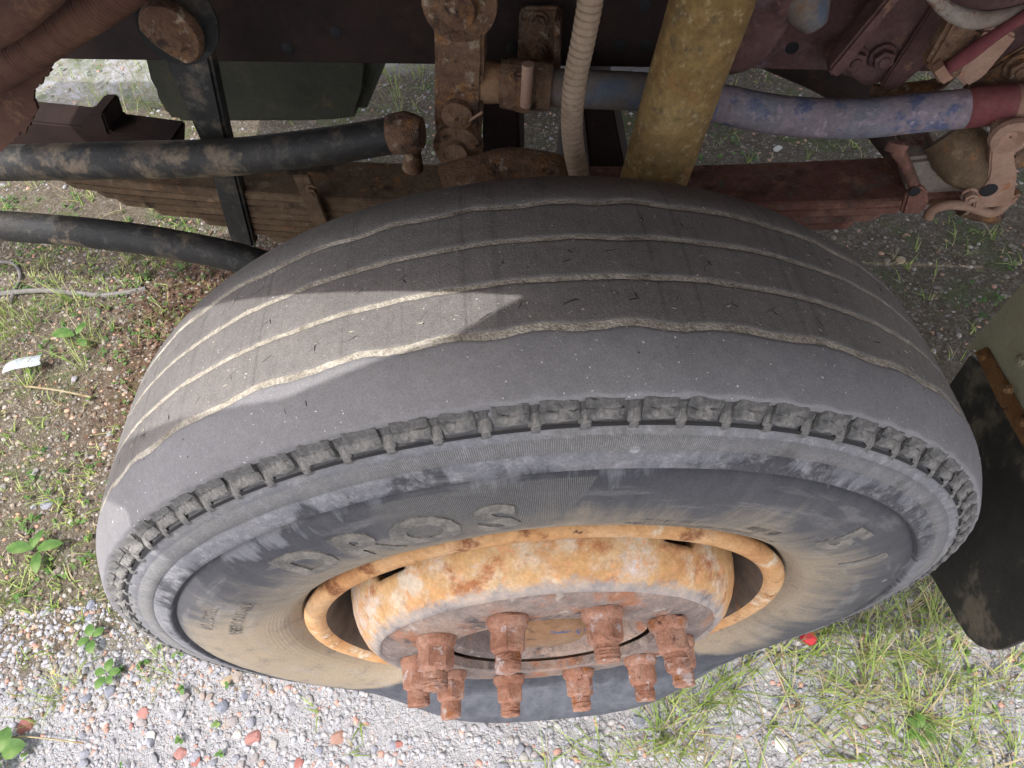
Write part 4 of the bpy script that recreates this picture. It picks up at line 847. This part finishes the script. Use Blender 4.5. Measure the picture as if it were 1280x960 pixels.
def stone_obj(name, x, y, s, mat, label, cat, group=None, idx=None, flat=1.0, sink=0.25):
    i = idx if idx is not None else random.randrange(10); key = (i, mat.name)
    if key not in RM:
        V, F = BROCKS[i]; me = bpy.data.meshes.new(name); me.from_pydata([tuple(v + np.array([0, 0, 0.5])) for v in V], [], F); me.materials.append(mat); RM[key] = me
    o = bpy.data.objects.new(name, RM[key]); COL.objects.link(o)
    o.location = (x, y, gz(x, y) - s * sink * flat); o.scale = (s, s, s * flat); o.rotation_euler = (random.uniform(-.15, .15), random.uniform(-.15, .15), random.uniform(0, 6.28))
    thing(o, label, cat, group); return o
def wheelfoot(x, y): return abs(x) < 0.36 and -0.19 < y < 0.19
# loose pebbles, too many to count
def scatter_pebbles(n, xr, yr, smin, smax, cols, seed, dens=None):
    r = np.random.default_rng(seed); VV = []; FF = []; CC = []; k = 0
    X = r.uniform(*xr, n); Y = r.uniform(*yr, n); S = smin * (smax / smin) ** (r.random(n) ** 2.2)
    Z = gh(np.stack([X, Y, 0 * X], -1)); A = r.uniform(0, 6.28, n)
    for i in range(n):
        if wheelfoot(X[i], Y[i]): continue
        if dens and r.random() > dens(X[i], Y[i]): continue
        V, F = ROCKS[r.integers(12)]; c, s = math.cos(A[i]), math.sin(A[i])
        W = V @ np.array([[c, s, 0], [-s, c, 0], [0, 0, 1]]) * S[i] + (X[i], Y[i], Z[i] - S[i] * 0.03)
        VV.append(W); FF.append(np.array(F) + k); k += len(V); cc = cols[r.integers(len(cols))]; j = r.uniform(0.8, 1.15)
        CC.append(np.tile(np.array([*[q * j for q in cc], 1.0]), (len(V), 1)))
    return np.vstack(VV), np.vstack(FF), np.vstack(CC)
def pebbles(name, *a, **k):
    V, F, Cc = scatter_pebbles(*a, **k)
    o = obj(name, V, F, M['pebble'], None, False, kind='stuff', center=False)
    at = o.data.color_attributes.new('col', 'FLOAT_COLOR', 'POINT'); at.data.foreach_set('color', Cc.astype(np.float32).ravel()); return o
gr0 = [(0.34, 0.33, 0.36), (0.42, 0.40, 0.41), (0.28, 0.29, 0.34), (0.39, 0.35, 0.32), (0.44, 0.42, 0.42), (0.33, 0.31, 0.29), (0.42, 0.34, 0.31), (0.26, 0.26, 0.27), (0.38, 0.37, 0.38), (0.30, 0.31, 0.35), (0.40, 0.38, 0.37), (0.50, 0.48, 0.46), (0.44, 0.26, 0.21)]
greys = [tuple(0.42 * c + 0.58 * m for c, m in zip(q, (0.31, 0.305, 0.32))) for q in gr0[:-1]] + [gr0[-1]]
browns = [(0.18, 0.15, 0.115), (0.24, 0.20, 0.155), (0.29, 0.25, 0.20), (0.20, 0.145, 0.10), (0.26, 0.23, 0.215), (0.20, 0.18, 0.145), (0.38, 0.34, 0.30), (0.20, 0.17, 0.15), (0.46, 0.28, 0.20)]
thing(pebbles('gravel', 36000, (-1.25, 1.15), (-0.50, 0.12), 0.002, 0.0105, greys, 1), 'pale grey gravel strewn over the yard beside the wheel', 'gravel')
thing(pebbles('gravel', 20000, (-1.9, -0.3), (-0.1, 1.4), 0.0025, 0.011, browns, 2), 'brown and grey gravel left of the tyre and under the chassis', 'gravel')
thing(pebbles('gravel', 13000, (-0.3, 2.0), (0.0, 2.2), 0.003, 0.012, browns, 3), 'brownish gravel behind and to the right of the tyre', 'gravel')
thing(pebbles('gravel', 3500, (-2.6, 0.5), (1.6, 3.2), 0.004, 0.016, browns + greys, 4), 'gravel on the far side of the truck', 'gravel')
for px, py, s, mt, lab, i in (
        (31, 906, .021, 'brick', 'red brick chip at the lower left with a ribbed face', 0), (180, 893, .017, 'brick', 'pinkish brick pebble below the left foot of the tyre', 1),
        (226, 942, .017, 'brick', 'narrow orange brick chip at the bottom edge', 2), (246, 952, .016, 'brick', 'red brick chip beside the narrow orange one at the bottom edge', 3),
        (318, 922, .021, 'brick', 'largest red brick lump below the tyre', 4), (422, 922, .017, 'brick', 'pink brick pebble below the tyre, right of the largest lump', 5),
        (497, 930, .012, 'brick', 'small pink brick pebble below the middle of the tyre', 6), (374, 955, .013, 'brick', 'red chip cut by the bottom edge of the picture', 7),
        (164, 908, .009, 'brick', 'tiny orange chip beside the pinkish pebble', 8),
        (284, 852, .016, 'ochre', 'ochre stone touching the left foot of the tyre', 9), (298, 918, .012, 'pale', 'white square chip beside the largest red brick lump', 0),
        (190, 922, .015, 'pale', 'pale round stone left of the bottom grass', 1), (976, 930, .019, 'pale', 'large white stone among the lower right grass', 2),
        (898, 872, .017, 'pale', 'yellowish pale stone in the tufts below the nuts', 3), (1036, 918, .017, 'stone', 'light grey stone right of the large white stone', 4),
        (60, 300, .03, 'stone', 'grey stone under the lower rod at the left edge', 5), (150, 708, .013, 'stone', 'round tan stone by the left shoulder of the tyre', 6),
        (60, 630, .019, 'stone', 'pale grey stone in the soil at the left', 7), (128, 568, .018, 'ochre', 'yellow stone peeping out beside the left edge of the tyre', 8),
        (972, 186, .022, 'pale', 'small pale stone on the dark ground above the red spring', 9), (1127, 323, .020, 'ochre', 'tan stone on the shaded ground right of the tyre', 0),
        (1268, 956, .018, 'stone', 'blue grey stone in the lower right corner', 1), (90, 925, .012, 'pale', 'white sliver of stone in the lower left gravel', 2)):
    p = G(px, py); stone_obj('stone', p[0], p[1], s * 0.92, M[mt], lab, 'stone', None, i, flat=0.7, sink=0.35)
# countable gravel stones
for k in range(210):
    px = random.uniform(0, 1280); py = random.choice([random.uniform(840, 960), random.uniform(440, 900)])
    p = G(px, py)
    if wheelfoot(p[0], p[1]) or (py < 800 and 140 < px < 1230): continue
    stone_obj('stone', p[0], p[1], random.uniform(0.008, 0.014), M['stone'], 'small grey or brownish stone lying loose in the yard gravel', 'stone', 'loose stones in the gravel', flat=0.9)

# plants
def leafmat(name, a, b, c_):
    n = NB(name); f = n.noise(18, 3, 0.6); g = n.noise(200, 3, 0.7)
    c = n.ramp(f, [(0.32, a), (0.5, b), (0.68, c_)]); c = n.mix(0.3, c, n.ramp(g, [(0.3, 0.6), (0.7, 1.0)]), 'MULTIPLY')
    m = n.done(c, 0.55, g, 0.0004, 0.5, spec=0.35)
    tr = n.N('ShaderNodeBsdfTranslucent'); n.L(c, tr.inputs[0]); mx = n.N('ShaderNodeMixShader'); mx.inputs[0].default_value = 0.35
    n.L(n.b.outputs[0], mx.inputs[1]); n.L(tr.outputs[0], mx.inputs[2]); n.L(mx.outputs[0], n.out.inputs[0]); return m
M['grass'] = leafmat('grass_blades', (0.14, 0.22, 0.04), (0.28, 0.37, 0.09), (0.46, 0.47, 0.20))
M['straw'] = leafmat('dry_straw', (0.34, 0.27, 0.15), (0.46, 0.38, 0.24), (0.30, 0.20, 0.10))
M['weed'] = leafmat('weed_leaves', (0.05, 0.12, 0.025), (0.10, 0.20, 0.04), (0.20, 0.29, 0.09))
M['deadleaf'] = leafmat('dead_leaves', (0.06, 0.03, 0.02), (0.14, 0.075, 0.045), (0.26, 0.17, 0.12))
def blade(V, F, x, y, z, h, lean, az, wd, droop=0.6):
    i0 = len(V); n = 6; dx, dy = math.cos(az), math.sin(az); tw = random.uniform(-0.6, 0.6)
    for q in range(n):
        t = q / (n - 1); out = lean * h * (t ** 1.6); zz_ = h * (t - droop * lean * 0.45 * t * t); a2 = az + math.pi / 2 + tw * t; ww = wd * (1 - t ** 1.8) + 0.00015
        cx, cy, cz = x + dx * out, y + dy * out, z + max(zz_, 0.001 + 0.002 * t)
        V.append((cx + math.cos(a2) * ww, cy + math.sin(a2) * ww, cz)); V.append((cx - math.cos(a2) * ww, cy - math.sin(a2) * ww, cz + 0.0004))
    for q in range(n - 1): F.append([i0 + 2 * q, i0 + 2 * q + 1, i0 + 2 * q + 3, i0 + 2 * q + 2])
def tuft(name, px, py, n, h, spread, label, wd=0.0013, leanmax=1.3, az0=None):
    p = G(px, py); V = []; F = []; MI = []; wd *= 0.75; n = int(n * 1.7); cl = [(random.gauss(0, spread * 0.8), random.gauss(0, spread * 0.8)) for _ in range(7)]
    for _ in range(n):
        a = random.uniform(0, 6.28); r = random.uniform(0, spread) * 0.35; cx_, cy_ = random.choice(cl)
        x, y = p[0] + cx_ + math.cos(a) * r, p[1] + cy_ + math.sin(a) * r; f0 = len(F)
        blade(V, F, x, y, gz(x, y), h * random.uniform(0.4, 1.15), random.uniform(0.3, leanmax), a + random.gauss(0, 0.5), wd * random.uniform(0.6, 1.2))
        MI += [1 if random.random() < 0.22 else 0] * (len(F) - f0)
    o = obj(name, V, F, None, None, True, mats=[M['grass'], M['straw']], midx=MI, origin=(p[0], p[1], gz(p[0], p[1])))
    return thing(o, label, 'grass')
for a in (('grass_tuft', 850, 905, 70, 0.12, 0.05, 'bright tuft of grass just below the tyre and nuts'),
          ('grass_tuft', 930, 870, 46, 0.12, 0.05, 'grass tuft beside the yellowish pale stone'),
          ('grass_tuft', 1045, 800, 50, 0.14, 0.06, 'grass tuft right of the red cap, under the tyre edge'),
          ('grass_tuft', 1110, 860, 70, 0.15, 0.07, 'tall thin grass in the lower right between tyre and mud flap'),
          ('grass_tuft', 1150, 770, 50, 0.14, 0.06, 'sparse grass tuft left of the mud flap corner'),
          ('grass_tuft', 1180, 930, 60, 0.10, 0.06, 'low spreading grass near the lower right corner'),
          ('grass_tuft', 1262, 880, 45, 0.11, 0.06, 'grass tuft under the mud flap at the right edge'),
          ('grass_tuft', 1010, 860, 30, 0.13, 0.05, 'few long arching blades above the large white stone'),
          ('grass_tuft', 770, 945, 36, 0.09, 0.05, 'small grass tuft at the bottom edge below the tyre'),
          ('grass_tuft', 715, 950, 20, 0.07, 0.04, 'smallest grass tuft at the bottom edge'),
          ('grass_tuft', 60, 880, 24, 0.07, 0.04, 'pale green grass tuft in the lower left gravel'),
          ('grass_tuft', 210, 835, 14, 0.05, 0.03, 'small bright sprig by the left foot of the tyre'),
          ('grass_tuft', 880, 800, 20, 0.05, 0.06, 'short grass against the foot of the tyre')): tuft(*a)
for a in (('grass_tuft', 40, 405, 90, 0.12, 0.10, 'dense green grass by the left edge above the white litter'),
          ('grass_tuft', 110, 430, 50, 0.09, 0.07, 'green grass between the white litter and the tyre'),
          ('grass_tuft', 20, 480, 40, 0.08, 0.07, 'low green growth below the white litter'),
          ('grass_tuft', 190, 420, 26, 0.06, 0.06, 'small green sprout against the left side of the tread'),
          ('grass_tuft', 30, 250, 40, 0.14, 0.16, 'pale green grass between the two black rods'),
          ('grass_tuft', 165, 135, 60, 0.20, 0.18, 'green clump seen under the frame on the far side'),
          ('grass_tuft', 500, 120, 60, 0.16, 0.16, 'green growth behind the flat rusty arm')): tuft(*a)
# thin ground cover
V = []; F = []; MI = []
def cover(n, xr, yr, h, dry, seed):
    r = random.Random(seed)
    for _ in range(n):
        x, y = r.uniform(*xr), r.uniform(*yr)
        if wheelfoot(x, y): continue
        if vnoise(np.array([[x, y, 0.0]]), 3.5, 91, 2)[0] < r.uniform(-0.35, 0.35): continue
        for _ in range(r.randrange(2, 6)):
            f0 = len(F); blade(V, F, x + r.gauss(0, .006), y + r.gauss(0, .006), gz(x, y), h * r.uniform(.3, 1.2), r.uniform(.4, 1.6), r.uniform(0, 6.28), r.uniform(.0008, .0022)); MI.extend([1 if r.random() < dry else 0] * (len(F) - f0))
cover(800, (0.18, 1.2), (-0.5, 0.35), 0.06, 0.35, 1); cover(1900, (-1.7, -0.42), (0.1, 1.35), 0.022, 0.15, 11); cover(60, (-1.2, 0.2), (-0.5, -0.1), 0.03, 0.3, 2); cover(900, (-2.0, -0.4), (0.0, 1.7), 0.035, 0.25, 3); cover(800, (0.4, 2.0), (0.5, 2.2), 0.035, 0.3, 4); cover(700, (-2.6, 0.6), (1.4, 3.1), 0.05, 0.2, 5)
thing(obj('ground_cover', V, F, None, None, True, mats=[M['grass'], M['straw']], midx=MI, kind='stuff', center=False), 'thin grass and moss growing between the stones of the yard', 'ground cover')
# small broad leaves (clover, chickweed) as stuff
def leaflet(V, F, c, L, wd, az, up):
    i0 = len(V); dx, dy = math.cos(az), math.sin(az); sx, sy = -dy, dx
    for t, w_ in ((0, 0.1), (0.25, 0.8), (0.55, 1.0), (0.82, 0.65), (1, 0.05)):
        z = c[2] + up * L * t - 0.35 * L * t * t
        for s, e in ((-1, 0.12), (0, 0), (1, 0.12)): V.append((c[0] + dx * L * t + sx * s * w_ * wd, c[1] + dy * L * t + sy * s * w_ * wd, z + e * wd * w_))
    for q in range(4):
        for s in (0, 1): F.append([i0 + q * 3 + s, i0 + q * 3 + s + 1, i0 + q * 3 + s + 4, i0 + q * 3 + s + 3])
V = []; F = []
def clover(n, xr, yr, seed):
    r = random.Random(seed)
    for _ in range(n):
        x, y = r.uniform(*xr), r.uniform(*yr)
        if wheelfoot(x, y): continue
        if vnoise(np.array([[x, y, 0.0]]), 4.5, 97, 2)[0] < r.uniform(-0.1, 0.4): continue
        for q in range(r.randrange(3, 7)): leaflet(V, F, (x, y, gz(x, y) + r.uniform(.002, .02)), r.uniform(.004, .013), r.uniform(.0018, .0055), r.uniform(0, 6.28), r.uniform(0, .6))
clover(1500, (-2.0, -0.45), (-0.05, 1.6), 5); clover(500, (0.6, 2.0), (0.5, 2.0), 6); clover(700, (-2.6, 0.6), (1.4, 3.0), 7); clover(30, (-1.25, -0.6), (-0.3, 0.0), 8); clover(120, (0.4, 1.2), (-0.5, 0.1), 9)
thing(obj('small_weeds', V, F, M['weed'], None, True, kind='stuff', center=False), 'low broad leaved weeds dotted over the soil', 'weeds')
# dead leaves between rods and tyre
V = []; F = []; r = random.Random(12)
for _ in range(3200):
    x = r.gauss(-0.72, 0.2); y = r.gauss(0.9, 0.17); leaflet(V, F, (x, y, gz(x, y) + r.uniform(.001, .02)), r.uniform(.007, .02), r.uniform(.002, .007), r.uniform(0, 6.28), r.uniform(-.3, .9))
thing(obj('dead_leaves', V, F, M['deadleaf'], None, True, kind='stuff', center=False), 'brown dead leaves heaped left of the tyre below the rods', 'leaves')
# single weeds one can point at
def weed(px, py, leaves, L, wd, label, stem=None, mat='weed'):
    p = G(px, py); c = (p[0], p[1], gz(p[0], p[1])); root = empty('weed', c); thing(root, label, 'weed')
    for (az, k, h) in leaves:
        V = []; F = []; leaflet(V, F, (c[0] + math.cos(az) * 0.004, c[1] + math.sin(az) * 0.004, c[2] + h), L * k, wd * k, az, 0.35); obj('leaf', V, F, M[mat], root, True)
    if stem:
        q = G(*stem); tube('stem', [np.array(c) + (0, 0, 0.012), (np.array(c) + q) / 2 + (0, 0, 0.02), q + (0, 0, 0.004)], 0.0016, M['grass'], root, n=8, seg=6)
weed(55, 692, [(0.1, 1, .03), (3.0, 1.1, .03), (1.4, .7, .035), (2.2, .5, .03), (5.0, .9, .02)], 0.06, 0.014, 'dark green weed with drooping leaves left of the tyre shoulder', (25, 745))
weed(10, 945, [(0.3, 1, .03), (1.6, 1, .03), (3.1, 1, .03), (4.6, 1, .03)], 0.045, 0.019, 'round leaved weed in the lower left corner', (-20, 965))
weed(105, 430, [(2.9, 1.2, .04), (1.2, .8, .04), (5.5, .8, .03)], 0.06, 0.016, 'bright broad leaf among the grass left of the tyre', None)
weed(140, 845, [(0.2, .8, .02), (1.5, .9, .02), (2.8, .8, .02), (4.2, .9, .02), (5.4, .7, .02)], 0.03, 0.011, 'small clover plant in the lower left gravel', None)
weed(120, 800, [(0.7, .8, .02), (2.0, .9, .02), (3.5, .8, .02), (5.0, .9, .02)], 0.032, 0.012, 'clover plant close to the tyre blocks at the left', None)
weed(1145, 915, [(0.2, .8, .02), (1.3, .9, .02), (2.3, .8, .02), (3.4, .9, .02), (4.4, .7, .02), (5.4, .8, .02)], 0.032, 0.010, 'feathery dark green weed in the lower right grass', None)
# litter
M['stick'] = rusty('weathered_stick', [(0.17, 0.15, 0.135), (0.23, 0.21, 0.20), (0.28, 0.26, 0.25)], [], 0.4, 0.002)
p = G(38, 463); n_ = NB('white_paper'); mpaper = n_.done(n_.ramp(n_.noise(30, 3), [(0.3, (0.24, 0.26, 0.28)), (0.7, (0.44, 0.46, 0.48))]), 0.6, n_.noise(40, 3), 0.002, 0.5)
a, b, c, d = G(14, 476), G(22, 462), G(62, 451), G(60, 464)
V = []; F = []
for i in range(8):
    for j in range(4):
        u_, v_ = i / 7, j / 3; q = (a * (1 - v_) + b * v_) * (1 - u_) + (d * (1 - v_) + c * v_) * u_
        V.append(q + (0, 0, 0.035 + 0.006 * math.sin(v_ * 3.1) + 0.004 * math.sin(u_ * 5)))
for i in range(7):
    for j in range(3): F.append([i * 4 + j, i * 4 + j + 1, (i + 1) * 4 + j + 1, (i + 1) * 4 + j])
V2 = [v - np.array([0, 0, 0.006]) for v in V]; nV = len(V)
rimi = [j for j in range(4)] + [i * 4 + 3 for i in range(1, 8)] + [28 + j for j in (2, 1, 0)] + [i * 4 for i in range(6, 0, -1)]
F += [[nV + q for q in f[::-1]] for f in list(F)] + [[rimi[k], rimi[(k + 1) % len(rimi)], nV + rimi[(k + 1) % len(rimi)], nV + rimi[k]] for k in range(len(rimi))]
thing(obj('paper_litter', V, F, mpaper, None, False, origin=(p[0], p[1], 0)), 'crumpled white paper strip lying in the grass at the left', 'litter')
p = G(1009, 797); n_ = NB('red_plastic'); mr_ = n_.done((0.42, 0.03, 0.04), 0.5)
cp_ = lathe('bottle_cap', [(-0.002, 0.0005), (-0.002, 0.0145), (0.002, 0.0150), (0.010, 0.0145), (0.0125, 0.0125), (0.013, 0.0005)], mr_, None, axis=(0.15, -0.3, 0.9), origin=(p[0], p[1], gz(p[0], p[1]) + 0.012), n=30)
thing(cp_, 'small red plastic cap in the grass beside the tyre foot', 'cap')
for pts, rad_, lab in (([(0, 370), (60, 366), (130, 372), (185, 364)], 0.008, 'grey weathered stick lying left of the tyre'), ([(35, 486), (80, 492), (118, 500)], 0.003, 'thin pale twig below the white paper'),
                       ([(0, 330), (20, 333), (28, 350), (15, 380)], 0.005, 'curled dry root at the left edge'), ([(0, 925), (40, 922), (110, 930)], 0.0016, 'thin dry stalk in the lower left corner')):
    pp_ = [G(*q) + (0, 0, 0.014 if rad_ < .005 else 0.01) for q in pts]
    o = tube('stick', pp_, rad_, M['straw'] if rad_ < .005 else M['stick'] if 'stick' in M else M['straw'], None, n=14, seg=8, lump=0.25); thing(o, lab, 'stick')
